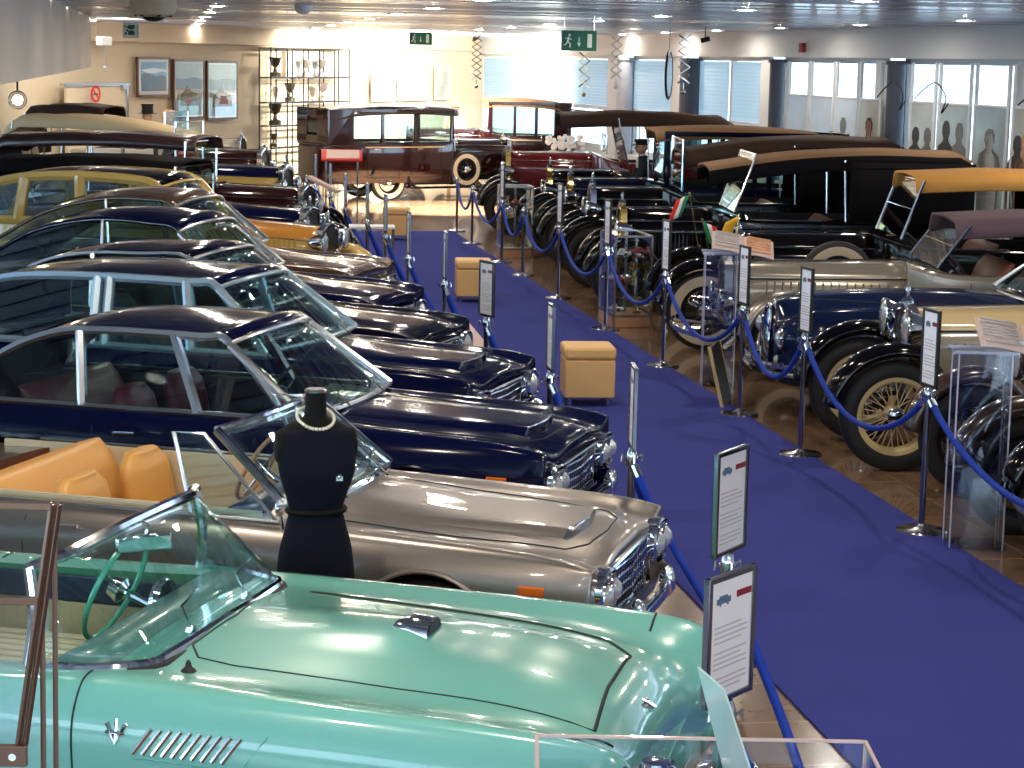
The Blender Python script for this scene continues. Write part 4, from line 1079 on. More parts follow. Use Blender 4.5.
    # door trims and seats
    for s in (-1,1):
        q = MB(); q.box((-2.45,s*.645,.84),(1.1,.03,.11)); q.build('door_top_trim','navy_vinyl',root,bevel=.008)
        q = MB(); q.box((-2.45,s*.648,.66),(1.1,.022,.24))
        for k in range(22): q.box((-2.97+.05*k,s*.638,.66),(.006,.01,.22))
        q.build('door_panel','cream_vinyl',root)
    bench(root,-3.0,.55,'green_vinyl',w=1.22,h=.42,depth=.55,name='seat')
    q = MB()
    for k in range(16): q.box((-2.7,-.56+.075*k,.642),(.44,.05,.03))
    q.build('seat_pleats','cream_vinyl',root,bevel=.008)
    for wx in (-.80,-3.42):
        for s in (-1,1): put_wheel(root,(wx,s*.76,.335),r=.335,w=.18,white=True)
    # tail lamps and rear bumper
    for s in (-1,1): headlamp_lens(root,(-4.50,s*.70,.70),.07,m='print_red',name='tail_light').rotation_euler = (0,0,0)
    q = MB(); q.tube(cr([(-4.35,-.88,.45),(-4.58,-.7,.45),(-4.62,0,.45),(-4.58,.7,.45),(-4.35,.88,.45)],5),.05,8,sx=.5,up=(0,0,1)); q.build('rear_bumper','chrome',root)
turquoise_car()

# ------------------------------------------------------------------ Italian style coupes / cabriolet with raised bonnet panel
def gt_car(loc, yaw, label, paint, open_=False, roofz=1.36, L=4.55, prof=None, pillars=(), inter='red_leather', framem='dull_chrome', nose='quad', hz=.0, cowl=.93, fender=.83, roofm=None, hw=.83, xh=-2.02, wsb=-1.50, scoop=True, yr=.60, yb=.74, crown=.05, name='coupe_car', frame_w=.018, tubm='dark_interior', belt=None, rearwin=(.62,.9), group=None):
    root = empty(name,loc,R(yaw),label,'car',group)
    f = fender; c = cowl
    st = [(-.03,hw-.11,.60,hw-.18,f-.13,f-.17,f-.13,.42),(-.005,hw-.06,.62,hw-.10,f-.03,f-.09,f-.06,.36),(-.05,hw-.03,.62,hw-.09,f+.0,f-.05,f-.01,.32),(-.3,hw-.01,.63,hw-.10,f+.035,f-.0,f+.035,.29),(-.9,hw,.66,hw-.11,f+.06,f+.035,f+.075,.27),(-1.4,hw,.68,hw-.11,f+.075,f+.07,c-.0,.27),(-1.9,hw,.70,hw-.11,f+.085,f+.085,c+.01,.27),(-2.6,hw,.70,hw-.11,f+.085,f+.085,f+.09,.27),(-3.4,hw,.70,hw-.11,f+.08,f+.08,f+.09,.28),(-L+.5,hw-.03,.70,hw-.14,f+.05,f+.05,f+.07,.30),(-L+.08,hw-.09,.66,hw-.18,f-.02,f-.02,f,.36),(-L,hw-.13,.62,hw-.22,f-.10,f-.10,f-.08,.42)]
    body = modern_body(root,st,paint,L,(-.80,-L+1.15),.33,rrect(-L+1.0 if open_ else -L+1.05,wsb-.22,yb-.10,.12),tub=tubm)
    bv = bvh_of(body.data); zb = f+.09
    if scoop:
        # raised centre panel of the bonnet, open at its front lip
        rows = []
        for i in range(16):
            t = i/15; x = lerp(wsb+.14,-.26,t); h = .004+.030*t**1.5; wd = lerp(.44,.30,t)
            rows.append([(x+.04*(1-(v)**2)*(t==1),wd*v,max(drop(bv,x,wd*v).z,0)+h*(1-max(0,(abs(v)-.86)/.14)**1.5)-.004*(abs(v)>.99)) for v in [-1+2*k/16 for k in range(17)]])
        q = MB(); q.grid(rows); bp = q.build('bonnet_panel',paint,root,smooth=45)
        lip = rows[-1]; q = MB(); q.grid([lip,[(p[0]-.02,p[1],drop(bv,p[0],p[1]).z-.002) for p in lip]]); q.tube(lip,.006,6); q.build('scoop_lip','chrome',bp)
    drape(root,bv,[(wsb+.14,.52),(-.7,.50),(-.22,.44),(-.14,.30),(-.12,0),(-.14,-.30),(-.22,-.44),(-.7,-.50),(wsb+.14,-.52)],.004)
    # nose: grille, quad headlamps
    q = MB(); x0 = .0
    for z in (.47,.52,.57,.62,.67): q.tube([(x0-.015,-.40,z),(x0+.01,0,z),(x0-.015,.40,z)],.007,6)
    for k in range(17): y = -.40+.05*k; q.tube([(x0-.01,y,.45),(x0-.01,y,.69)],.004,4)
    q.tube([(x0,-.43,.44),(x0,.43,.44),(x0,.43,.70),(x0,-.43,.70)],.012,6,closed=True); g = q.build('grille','chrome',root)
    q = MB(); q.box((x0-.03,0,.57),(.03,.84,.25)); q.build('grille_mesh','grille_black',g,smooth=0)
    for s in (-1,1):
        q = MB(); rows = [[(x0+dx,s*.575+.155*sc*math.copysign(abs(math.cos(t))**.7,math.cos(t)),.625+.105*sc*math.copysign(abs(math.sin(t))**.7,math.sin(t))) for t in [2*math.pi*k/24 for k in range(24)]] for dx,sc in ((-.05,1.08),(.03,1.08),(.04,1.0),(.0,.95))]
        q.grid(rows,cv=True); q.ngon(rows[-1]); q.build('headlight_bezel','chrome',root)
        for dy in ((-.07,.085) if nose == 'quad' else (0,)): headlamp_lens(root,(x0+.012,s*.575+dy,.625),.068 if nose == 'quad' else .09)
        P = [side(bv,-.34+k*.030,.665,.004,s) for k in range(5)]; q = MB(); q.tube(P,.024,8,sx=.5); q.build('marker_light','amber_lens',root)
        for xd in (wsb-.30,wsb-1.38):
            P = [drop(bv,xd,s*(hw-.10),.001)]+[side(bv,xd,z,.001,s) for z in (.80,.68,.55,.4,.32)]; q = MB(); q.tube(P,.004,5); q.build('door_seam','seam_black',root)
        a = side(bv,wsb-1.22,.78,.02,s); q = MB(); q.tube([a,a+Vector((.14,0,.004))],.011,8); q.cyl(a-Vector((0,s*.02,0)),a,.012,8); q.build('door_handle','chrome',root)
        q = MB(); q.tube([(wsb-.05,s*(yb+.012),zb+.004),(-L+.9,s*(yb+.012),zb+.004)],.010,6); q.build('belt_trim',framem,root)
        for xw in (-.80,):
            q = MB(); q.tube([side(bv,xw+.385*math.cos(t),.33+.385*math.sin(t),.004,s) for t in [math.pi*(.04+.92*k/20) for k in range(21)]],.012,6); q.build('arch_lip',paint,root)
        for wx in (-.80,-L+1.15): put_wheel(root,(wx,s*.69,.33),r=.33,w=.17)
        q = MB(); q.tube([(wsb+.14,s*.30-.05,c+.03),(wsb-.02,s*.30+.14,c+.075),(wsb-.06,s*.30+.30,c+.09)],.006,5); q.build('wiper','grille_black',root)
    q = MB(); q.tube(cr([(-.22,-.84,.43),(.03,-.76,.43),(.11,-.4,.43),(.12,0,.43),(.11,.4,.43),(.03,.76,.43),(-.22,.84,.43)],5),.042,10,sx=.5,up=(0,0,1))
    for s in (-1,1): q.sphere((.12,s*.34,.47),.05,12,8,(.9,.7,1.6))
    q.build('bumper','chrome',root)
    steering(root,(wsb-.62,.33,.90),.195,28,rim='wood_board' if open_ else 'black_rubber',spokes=3)
    if open_:
        seat_pair(root,wsb-1.24,.50,inter,h=.44,headr=1); bench(root,-L+1.52,.48,inter,w=1.30,h=.45,name='rear_seat')
        for s in (-1,1): q = MB(); q.box((wsb-1.25,s*(yb-.125),.74),(2.1,.02,.30)); q.build('door_panel','cream_vinyl' ,root)
        q = MB(); rows = [[(x,y,zz) for y in (-.62,-.3,0,.3,.62)] for x,zz in ((wsb-.2,c-.01),(wsb-.36,c+.0),(wsb-.42,c-.03),(wsb-.40,c-.2))]; q.grid(rows); q.build('dashboard','navy_vinyl',root,smooth=50,solid=.02)
        # windscreen
        g_ = []; nb = 16
        for i in range(nb+1):
            v = -1+2*i/nb; b0 = Vector((wsb+.07*(1-abs(v)**2.2),(yb-.05)*v,c-.0+.012*(1-v*v))); h0 = Vector((wsb-.44+.10*(1-v*v),.60*v,1.27+.02*(1-v*v))); g_.append([b0.lerp(h0,t/5) for t in range(6)])
        q = MB(); q.grid(g_); ws = q.build('windscreen','windscreen',root,smooth=60,solid=.005)
        q = MB(); q.tube([p[0] for p in g_],.019,8); q.tube([p[-1] for p in g_],.021,8); q.tube(g_[0],.024,8,up=(1,0,0)); q.tube(g_[-1],.024,8,up=(1,0,0)); q.build('windscreen_frame','chrome',ws)
        for s in (-1,1):
            q = MB(); q.tube([(wsb-.08,s*(yb-.02),zb),(wsb-.50,s*.62,1.25),(wsb-.66,s*.62,1.25),(wsb-.52,s*(yb-.02),zb)],.012,6,closed=True); v_ = q.build('quarter_window','dull_chrome',root)
            q = MB(); q.ngon([(wsb-.10,s*(yb-.02),zb),(wsb-.50,s*.62,1.25),(wsb-.66,s*.62,1.25),(wsb-.52,s*(yb-.02),zb)]); q.build('quarter_glass','windscreen',v_,smooth=0,solid=.004)
        q = MB(); q.sphere((wsb-.02,-.80,zb+.09),.055,14,8,(.5,1,.8)); q.cyl((wsb-.02,-.80,zb+.06),(wsb-.02,-.78,zb-.02),.008,6); q.build('wing_mirror','chrome',root)
    else:
        prof = prof or [(wsb-.08,zb),(xh,roofz-.075),(xh-.5,roofz-.05),(xh-1.05,roofz-.075),(xh-1.5,roofz-.20),(xh-1.95,zb)]
        greenhouse(root,prof,zb,yb,yr,crown,roofm or paint,framem,'windscreen',xh,wsb=(wsb,c+.01),pillars=pillars,frame_w=frame_w,rearwin=rearwin)
        seat_pair(root,wsb-1.25,.50,inter,h=.50,headr=1); bench(root,-L+1.25,.52,inter,w=1.2,h=.46,name='rear_seat')
        q = MB(); rows = [[(x,y,zz) for y in (-.62,-.3,0,.3,.62)] for x,zz in ((wsb-.0,c-.015),(wsb-.36,c+.0),(wsb-.42,c-.03),(wsb-.40,c-.2))]; q.grid(rows); q.build('dashboard','black_rubber',root,smooth=50,solid=.02)
        q = MB(); q.box((xh+.13,0,roofz-.13),(.02,.20,.055)); q.build('rear_view_mirror','dull_chrome',root,bevel=.01)
    return root
gt_car((.60,9.85,0),-16,'silver-grey open cabriolet with tan leather seats behind the turquoise car','silver_paint',open_=True,inter='tan_leather',cowl=.90,fender=.78,name='cabriolet_car',tubm='brown_leather')
gt_car((.42,12.32,0),-16.5,'navy coupe with thick chrome window frames and red seats, behind the silver cabriolet','navy_paint',roofz=1.43,cowl=.93,pillars=[(-2.20,-2.42),(-2.98,-3.06)],prof=[(-1.58,.90),(-2.04,1.34),(-2.25,1.37),(-2.9,1.375),(-3.25,1.34),(-3.60,1.19),(-3.95,.90)],frame_w=.024)
gt_car((-.05,14.98,0),-18,'second navy coupe, pale wide window frames, behind the red-seated navy coupe','navy_paint',roofz=1.44,cowl=.95,fender=.82,nose='twin',inter='dark_interior',pillars=[(-2.92,-2.94),(-3.02,-3.04),(-2.20,-2.30)],prof=[(-1.60,.91),(-2.04,1.37),(-2.3,1.40),(-3.2,1.405),(-3.85,1.36),(-4.02,1.22),(-4.08,.91)],framem='steel_blue_trim',frame_w=.030,L=4.75)
gt_car((-.60,17.15,0),-17,'black coupe with plain dark roof, behind the second navy coupe','navy_dark',roofz=1.44,cowl=.96,fender=.84,nose='twin',inter='dark_interior',pillars=[(-2.9,-2.95)],L=4.5,scoop=False,name='coupe_car')
# rounded fastbacks
gt_car((-1.10,19.4,0),-17,'navy rounded fastback saloon with thin chrome window outline','navy_paint',roofz=1.56,cowl=1.0,fender=.86,nose='twin',inter='dark_interior',pillars=[(-2.75,-2.8)],prof=[(-1.62,.95),(-1.98,1.40),(-2.3,1.47),(-2.9,1.48),(-3.5,1.36),(-3.95,1.12),(-4.2,.95)],L=4.5,scoop=False,crown=.08,xh=-1.98,frame_w=.012,rearwin=(.5,.8))
gt_car((-1.52,21.75,0),-16,'bronze-brown rounded coupe with a glossy roof, behind the navy fastback','bronze_paint',roofz=1.60,cowl=1.02,fender=.88,nose='twin',inter='brown_leather',pillars=[(-2.7,-2.8)],prof=[(-1.62,.97),(-2.0,1.46),(-2.35,1.53),(-2.9,1.51),(-3.5,1.36),(-3.95,1.12),(-4.2,.97)],L=4.5,scoop=False,crown=.08,xh=-2.0,frame_w=.012,rearwin=(.5,.8))
# yellow saloon with black roof
r8 = vintage_car((-2.22,24.2,0),R(-13),'yellow saloon with a black roof and orange bonnet top, left row',hood='orange_paint',hoodside='yellow_paint',body='yellow_paint',fender='yellow_paint',hz=1.08,hz2=1.16,bz=1.08,bw=.74,hoodL=1.35,L=4.5,wr=.35,closed=False,top=False,seats='brown_leather',wshgt=.05,rw=.30,name='vintage_saloon_car')
greenhouse(r8,[(-1.55,1.09),(-1.85,1.50),(-2.2,1.60),(-3.2,1.62),(-3.9,1.52),(-4.3,1.30),(-4.45,1.09)],1.09,.72,.62,.07,'black_paint','yellow_paint','windscreen',-1.85,wsb=(-1.55,1.14),pillars=[(-2.8,-2.85),(-3.6,-3.55)],frame_w=.055,rearwin=(.6,.85))
vintage_car((-2.66,26.5,0),R(-13),'navy tourer with a black cloth top, behind the yellow saloon',hood='navy_paint',fender='black_paint',hz=1.10,hz2=1.18,top='full',topm='black_canvas',topz=1.70,tx0=-1.55,L=4.4,name='vintage_tourer_car')
vintage_car((-3.0,29.4,0),R(-11),'dark maroon tourer with a long glossy dark red top and polished radiator',hood='maroon_paint',fender='black_paint',hz=1.20,hz2=1.24,top='full',topm='darkred_canvas',topz=1.90,tx0=-1.45,L=4.7,name='vintage_tourer_car',lamp='chrome')
vintage_car((-3.62,32.3,0),R(-10),'navy tourer with yellow bonnet sides and beige canvas top',hood='navy_paint',hoodside='yellow_paint',body='navy_paint',fender='black_paint',hz=1.34,hz2=1.36,bz=1.2,top='full',topm='beige_canvas',topz=2.08,tx0=-1.5,L=4.5,name='vintage_tourer_car',topdrop=.26,lampz=1.05)
vintage_car((-4.45,36.2,0),R(-8),'dark maroon car with folded black top near the posters',hood='maroon_paint',fender='black_paint',hz=1.42,hz2=1.44,bz=1.25,top='full',topm='brown_canvas',topz=2.12,L=4.3,name='vintage_tourer_car',lampz=1.1,tx0=-2.7)
vintage_car((-5.35,40.0,0),R(-4),'grey car with slatted bonnet standing before the posters',hood='grey_paint',fender='black_paint',hz=1.45,hz2=1.48,bz=1.25,L=3.3,hoodL=1.2,name='vintage_car',simple=True,lampz=1.1,wshgt=.3)
# ------------------------------------------------------------------ right-hand row, bonnets facing the aisle
A = 180
def rc(x,y,a): return (x,y,0), R(180+a)
def RC(x,y,a,label,**k): return vintage_car((x,y,0),R(180+a),label,**k)
RC(3.62,12.0,3,'black car at the right edge with chrome bumper in the bottom right',name='vintage_car',L=4.3,top=False,lampz=.62)
RC(3.72,14.1,2,'black car with brown cycle wings and one big headlamp beside the acrylic stand',name='vintage_roadster_car',fender='brown_fender_paint',hz=1.05,hz2=1.12,lampz=1.02,lampr=.135,fx=.32,wr=.40,L=4.0,bumper=False,lamp='brown_hood_paint')
RC(3.14,16.2,2,'cream-bonneted car with grey sides, black wings and cream spoked wheels',name='vintage_roadster_car',hood='cream_paint',hoodside='grey_paint',body='grey_paint',fender='black_paint',hz=1.19,hz2=1.24,fx=.22,wr=.43,rimcol='cream_wheel',L=4.4,hoodL=1.5,lampz=1.06,lampr=.15,bumper=False)
RC(2.14,20.55,1,'tan-silver cabriolet with long bonnet, sloping radiator and purple cloth top',name='vintage_cabriolet_car',hood='tan_silver_paint',body='tan_silver_paint',fender='silver_paint',hz=1.12,hz2=1.16,bz=1.08,hoodL=1.75,L=4.7,top='full',topm='purple_canvas',topz=1.62,curtain=True,radmesh='brass',rad='silver_paint',wr=.38,white=True,fx=-.55,lampz=.75,rw=.26,tx0=-2.15,trim='grille_black',wstilt=.30)  # brass core colours in an orange reflection on the grille
RC(2.48,22.75,1,'black cabriolet with orange-tan cloth top and whitewall wheels',name='vintage_cabriolet_car',hood='black_paint',hz=1.24,hz2=1.26,bz=1.15,hoodL=1.45,L=4.7,top='full',topm='orange_canvas',topz=1.93,curtain=True,wr=.43,white=True,fx=.42,spare='side',sparex=-1.0,sparez=.80,wstilt=.22,tx0=-1.82,bw=.74,wingw=.34)
RC(1.36,25.95,2,'black tourer under a black top coloured tan where lit, with raked framed windscreen',name='vintage_tourer_car',hz=1.26,hz2=1.28,bz=1.18,hoodL=1.1,L=4.5,top='thin',topm='dark_tan_canvas',valance='black_canvas',curtain=True,topdrop=.22,topz=2.04,rad='brass',tx0=-1.0,lampz=1.0,wstilt=.25,seats='brown_leather',bumper=False,wr=.42)  # tan upper face and black sides colour in lit and unlit cloth
RC(1.08,28.7,2,'black tourer with a sagging brown cloth top behind the tan-lit one',name='vintage_tourer_car',hz=1.34,hz2=1.36,bz=1.2,hoodL=.95,L=4.4,curtain=True,top='thin',topm='brown_canvas',topz=2.10,tx0=-1.15,round_rad=False,lampz=1.05,topdrop=.22,bumper=False,wr=.43)
RC(.84,31.2,3,'tall dark navy closed car behind the brown-topped tourer',name='vintage_saloon_car',hood='navy_dark',body='navy_dark',hz=1.32,hz2=1.34,bz=1.25,hoodL=1.1,L=4.2,closed=True,topz=2.15,roofm='dark_tan_canvas',round_rad=True,rad='brass',lampz=1.05,bumper=False,wr=.43)
RC(.56,33.5,3,'black open car with the seated chauffeur under a peaked brown top',name='vintage_tourer_car',hz=1.32,hz2=1.34,bz=1.15,hoodL=1.0,L=4.0,top='thin',topm='brown_canvas',topz=2.24,tx0=-.1,tx1=-2.9,round_rad=True,rad='brass',lampz=1.0,wstilt=-.2,bumper=False,wr=.43,seats='brown_leather')
RC(-.14,37.2,2,'dark red bonneted car far down the right row',name='vintage_tourer_car',hood='red_paint',body='red_paint',hz=1.44,hz2=1.46,bz=1.3,hoodL=1.5,L=4.1,lampz=1.1,rad='brass',bumper=False,wr=.43,top=False)
RC(-2.6,49.7,0,'far maroon saloon with pale roof before the blue blinds',name='vintage_saloon_car',hood='maroon_paint',body='maroon_paint',hz=1.4,hz2=1.42,bz=1.3,hoodL=1.70,L=4.0,closed=True,topz=2.16,roofm='dark_tan_canvas',sill='cream_paint',simple=True)
# maroon limousine closing the aisle
vintage_car((-.32,46.7,0),R(32),'tall maroon limousine with cream coachline standing across the end of the aisle',hood='maroon_paint',body='maroon_paint',hz=1.30,hz2=1.34,bz=1.28,bw=.80,hoodL=1.5,L=4.9,closed=True,topz=2.06,white=True,wr=.42,spare='side',sill='cream_paint',name='limousine_car',rearx=-3.30,fx=-.05,cw=.5)
# blue coupe (post-war) in the right row
def blue_coupe():
    root = empty('coupe_car',(2.31,18.4,0),R(182),'dark blue coupe with upright chrome grille between silver cabriolet and cream-bonneted car','car')
    st = [(.0,.34,.60,.26,.78,.76,.84,.36),(-.03,.52,.62,.42,.84,.82,.95,.30),(-.12,.68,.64,.56,.89,.87,1.0,.28),(-.35,.80,.68,.66,.96,.92,1.04,.27),(-.8,.83,.72,.68,.99,.95,1.07,.26),(-1.6,.83,.74,.68,1.0,1.0,1.09,.26),(-2.2,.83,.76,.70,1.0,1.02,1.06,.26),(-3.2,.83,.76,.70,1.0,1.0,1.02,.26),(-4.1,.74,.72,.60,.92,.9,.95,.30),(-4.4,.60,.62,.46,.78,.78,.8,.36)]
    body = modern_body(root,st,'blue_paint',4.4,(-.75,-3.3),.34,rrect(-3.3,-2.3,.62,.12)); bv = bvh_of(body.data)
    # upright grille
    q = MB(); out = [(-.17,.40),(-.21,.62),(-.17,.84),(-.08,.93),(.08,.93),(.17,.84),(.21,.62),(.17,.40)]
    xx = lambda z: .03-.10*max(0,z-.6)
    q.tube(cr([(xx(z),y,z) for y,z in out],3,closed=True),.016,8,closed=True)
    for k in range(9): y = -.15+.0375*k; q.tube([(xx(.42)+.0,y,.42),(xx(.65)+.01,y,.65),(xx(.9),y*.7,.90)],.006,5)
    g = q.build('grille','chrome',root); q = MB(); q.ngon([(xx(z)-.012,y,z) for y,z in out]); q.build('grille_mesh','grille_black',g,solid=.04)
    for s in (-1,1):
        headlamp_lens(root,(-.03,s*.56,.70),.085); q = MB(); q.lathe([(.12,-.12),(.118,-.03),(.10,.0)],c=(-.03,s*.56,.70),axis='X',seg=24); q.build('headlight_bezel','blue_paint',root)
        q = MB(); q.lathe([(.045,0),(.03,.02),(0,.03)],c=(.0,s*.50,.50),axis='X',seg=14); q.build('fog_light','lens_glass',root)
        for wx in (-.75,-3.3): put_wheel(root,(wx,s*.69,.34),r=.34,w=.17)
        P = [side(bv,-2.2,z,.001,s) for z in (.9,.8,.65,.5,.36)]; q = MB(); q.tube(P,.004,5); q.build('door_seam','seam_black',root)
        P = [side(bv,x_,.80,.004,s) for x_ in (-.9,-1.3,-1.7)]; q = MB(); q.tube(P,.006,5); q.build('side_trim','dull_chrome',root)
    q = MB()
    for z in (.40,.47): q.tube(cr([(-.25,-.80,z),(.05,-.62,z),(.15,-.3,z),(.17,0,z),(.15,.3,z),(.05,.62,z),(-.25,.80,z)],5),.026,8)
    q.build('bumper','chrome',root)
    drape(root,bv,[(-2.15,.55),(-1.2,.45),(-.3,.26),(-.2,0),(-.3,-.26),(-1.2,-.45),(-2.15,-.55)],.004)
    greenhouse(root,[(-2.25,1.02),(-2.72,1.44),(-3.0,1.5),(-3.5,1.44),(-4.0,1.2),(-4.2,1.02)],1.02,.70,.56,.07,'blue_paint','dull_chrome','windscreen',-2.72,wsb=(-2.22,1.06),pillars=[(-3.2,-3.25)],rearwin=(.5,.8))
    seat_pair(root,-3.15,.52,'brown_leather'); steering(root,(-2.75,.33,.98),.2,30)
blue_coupe()
# ------------------------------------------------------------------ flags on the black cabriolet
def flag(loc, rz, cols, label, lean=.25, h=.42, size=(.24,.17)):
    t = empty('flag',loc,rz,label,'flag','small flags on the cars'); b = MB(); b.tube([(0,0,0),(lean*h,0,h)],.007,6); b.sphere((lean*h,0,h),.014,8,6); b.build('flag_pole','brass',t)
    n = len(cols); hh, ww = size
    for k,c in enumerate(cols):
        b = MB(); rows = []
        for i in range(5):
            u = (k+i/4)/n
            rows.append([(lean*h-(v*hh)*(.35)-ww*u*.9, .02*math.sin(u*6+v*2), h-.02-v*hh-.35*ww*u) for v in [q/4 for q in range(5)]])
        b.grid(rows); b.build('flag_cloth',c,t,solid=.003)
flag((2.12,22.10,.99),R(180),['flag_green','flag_white','flag_red'],'small green, white and red flag leaning from the black cabriolet nose')
flag((2.10,23.40,.99),R(10),['flag_green','flag_white','flag_red'],'higher small tricolour flag tilted left of the flag pair',lean=-.2,h=.62)
flag((2.40,22.36,1.03),R(15),['flag_yellow','flag_yellow'],'small yellow flag next to the tricolour on the black cabriolet',lean=.1)
# ------------------------------------------------------------------ figures
def figure(loc, rz, label, pose, clothes, hat, name='mannequin', cat='mannequin', face='skin', coat=None):
    t = empty(name,loc,rz,label,cat)
    J, E, RAD = pose
    me = bpy.data.meshes.new('body'); me.from_pydata(J, E, []); o = bpy.data.objects.new('body',me); COL.objects.link(o); o.parent = t
    sk = o.modifiers.new('skin','SKIN'); 
    if not me.skin_vertices: pass
    for i,v in enumerate(me.skin_vertices[0].data): v.radius = RAD[i]; v.use_root = (i == 0)
    o.modifiers.new('sub','SUBSURF').levels = 1; o.modifiers['sub'].render_levels = 2; me.materials.append(MATS[clothes])
    for p in me.polygons: p.use_smooth = True
    sk.use_smooth_shade = True
    return t, o
def head(t, c, r, m='skin', face=0., hat=None, hatm='felt_black'):
    M_ = Matrix.Rotation(face,3,'Z'); b = MB(); rows = []
    for z,w_,d_,dx in cr([(-1.25,.34,.42,-.1),(-1.0,.36,.5,.0),(-.85,.55,.72,.14),(-.5,.72,.88,.10),(-.1,.80,.98,.02),(.3,.84,1.0,-.02),(.7,.70,.85,-.06),(.95,.36,.45,-.06),(1.02,.05,.05,-.05)],3):
        row = []
        for k in range(20):
            a = 2*math.pi*k/20; x = d_*math.cos(a)+dx; y = w_*math.sin(a)
            if abs(math.sin(a)) < .3 and math.cos(a) > 0:
                x += .22*math.exp(-((z+.22)/.16)**2)*(1-abs(math.sin(a))/.3)
            if .2 < abs(math.sin(a)) < .5 and math.cos(a) > 0: x -= .10*math.exp(-((z-.05)/.12)**2)
            row.append(Vector(c)+M_@Vector((x*r,y*r,z*r)))
        rows.append(row)
    b.grid(rows,cv=True); o = b.build('head',m,t,smooth=60)
    b = MB()
    for s in (-1,1):
        b.sphere(Vector(c)+M_@Vector((0,s*.84*r,-.1*r)),r*.2,8,6,(.6,.4,1.1)); 
    b.build('ear',m,o)
    b = MB()
    for s in (-1,1): b.sphere(Vector(c)+M_@Vector((.86*r,s*.32*r,.04*r)),r*.10,8,6)
    b.build('eye','grille_black',o)
    b = MB(); b.tube([Vector(c)+M_@Vector((.86*r,-.22*r,-.58*r)),Vector(c)+M_@Vector((.91*r,0,-.60*r)),Vector(c)+M_@Vector((.86*r,.22*r,-.58*r))],r*.05,5); b.build('mouth','red_leather',o)
    C = Vector(c)
    if hat:
        b = MB()
        if hat == 'cap':
            b.lathe([(r*.98,r*.25),(r*1.0,r*.55),(r*1.25,r*.85),(r*1.15,r*1.1),(r*.5,r*1.2),(0,r*1.2)],c=c,seg=20); v = [C+M_@Vector((r*(1.0+.5*math.cos(q)*1.0),r*.9*math.sin(q),r*.25-.1*r*math.cos(q))) for q in [R(-80+16*k) for k in range(11)]]; b.prism(v,(0,0,.012))
        elif hat == 'top': b.lathe([(r*1.55,r*.5),(r*1.6,r*.56),(r*1.0,r*.56),(r*.95,r*1.5),(r*1.05,r*2.1),(0,r*2.1)],c=c,seg=24)
        elif hat == 'brim': b.lathe([(r*1.7,r*.40),(r*1.72,r*.46),(r*1.02,r*.56),(r*.98,r*1.1),(r*.7,r*1.35),(r*.3,r*1.25),(0,r*1.28)],c=c,seg=24)
        elif hat == 'helmet': b.lathe([(r*.9,-r*.5),(r*1.02,r*.0),(r*1.08,r*.5),(r*.85,r*1.0),(r*.4,r*1.2),(0,r*1.25)],c=(c[0]-.01,c[1],c[2]),seg=24)
        b.build('hat',hatm,t)
def hand(t, c, d, m='skin', s=1.):
    d = Vector(d).normalized(); side_ = d.cross(Vector((0,0,1))); side_ = side_.normalized() if side_.length > .1 else Vector((0,1,0)); C = Vector(c); up = side_.cross(d); b = MB()
    b.tube([C,C+d*.04,C+d*.09],[.022,.034,.030],8,up=up)
    for k,(L_,) in enumerate(((.065,),(.078,),(.072,),(.055,))):
        o = side_*(-.026+.0175*k); p = C+d*.085+o; b.tube([p,p+d*L_*.5-up*.006,p+d*L_*.85-up*.028],[.0095,.009,.007],6)
    p = C+d*.03-side_*.03; b.tube([p,p-side_*.028+d*.03,p-side_*.03+d*.062],[.011,.010,.008],6)
    b.build('hand',m,t,smooth=60)
def standing(h=1.75, arms=.25):
    k = h/1.75
    J = [(0,0,.95),(0,0,1.15),(.01,0,1.32),(0,0,1.45),(0,0,1.52),(.0,.19,1.40),(.02,.25,1.12),(.08,.24,.88),(.0,-.19,1.40),(.02,-.25,1.12),(.08,-.24,.88),(0,.10,.90),(.02,.11,.50),(0,.12,.08),(.12,.13,.04),(0,-.10,.90),(.02,-.11,.50),(0,-.12,.08),(.12,-.13,.04)]
    E = [(0,1),(1,2),(2,3),(3,4),(3,5),(5,6),(6,7),(3,8),(8,9),(9,10),(0,11),(11,12),(12,13),(13,14),(0,15),(15,16),(16,17),(17,18)]
    RD = [(.14,.11),(.135,.10),(.16,.12),(.12,.09),(.055,.055),(.075,.07),(.055,.05),(.036,.036),(.075,.07),(.055,.05),(.036,.036),(.10,.10),(.07,.07),(.048,.048),(.04,.03),(.10,.10),(.07,.07),(.048,.048),(.04,.03)]
    return [tuple(c*k for c in j) for j in J],E,RD
def seated():
    J = [(0,0,.0),(-.03,0,.22),(-.04,0,.40),(-.02,0,.52),(0,0,.60),(.0,.19,.48),(.10,.25,.24),(.36,.18,.30),(.0,-.19,.48),(.10,-.25,.24),(.36,-.18,.30),(.02,.10,.0),(.44,.12,.04),(.56,.12,-.36),(.02,-.10,.0),(.44,-.12,.04),(.56,-.12,-.36)]
    E = [(0,1),(1,2),(2,3),(3,4),(3,5),(5,6),(6,7),(3,8),(8,9),(9,10),(0,11),(11,12),(12,13),(0,14),(14,15),(15,16)]
    RD = [(.15,.12),(.135,.11),(.16,.12),(.12,.09),(.055,.055),(.08,.07),(.055,.05),(.036,.036),(.08,.07),(.055,.05),(.036,.036),(.10,.10),(.075,.075),(.05,.05),(.10,.10),(.075,.075),(.05,.05)]
    return J,E,RD
t,_ = figure((2.05,33.35,.98),R(183),'chauffeur mannequin in dark suit and peaked cap at the wheel of the black open car',seated(),'suit_dark',None)
head(t,(.02,0,.74),.105,hat='cap'); hand(t,(.38,.17,.31),(1,-.2,.15)); hand(t,(.38,-.17,.31),(1,.2,.15))
b = MB(); b.box((.09,0,.47),(.03,.12,.14)); b.build('shirt_collar','white_paint',t,bevel=.01)
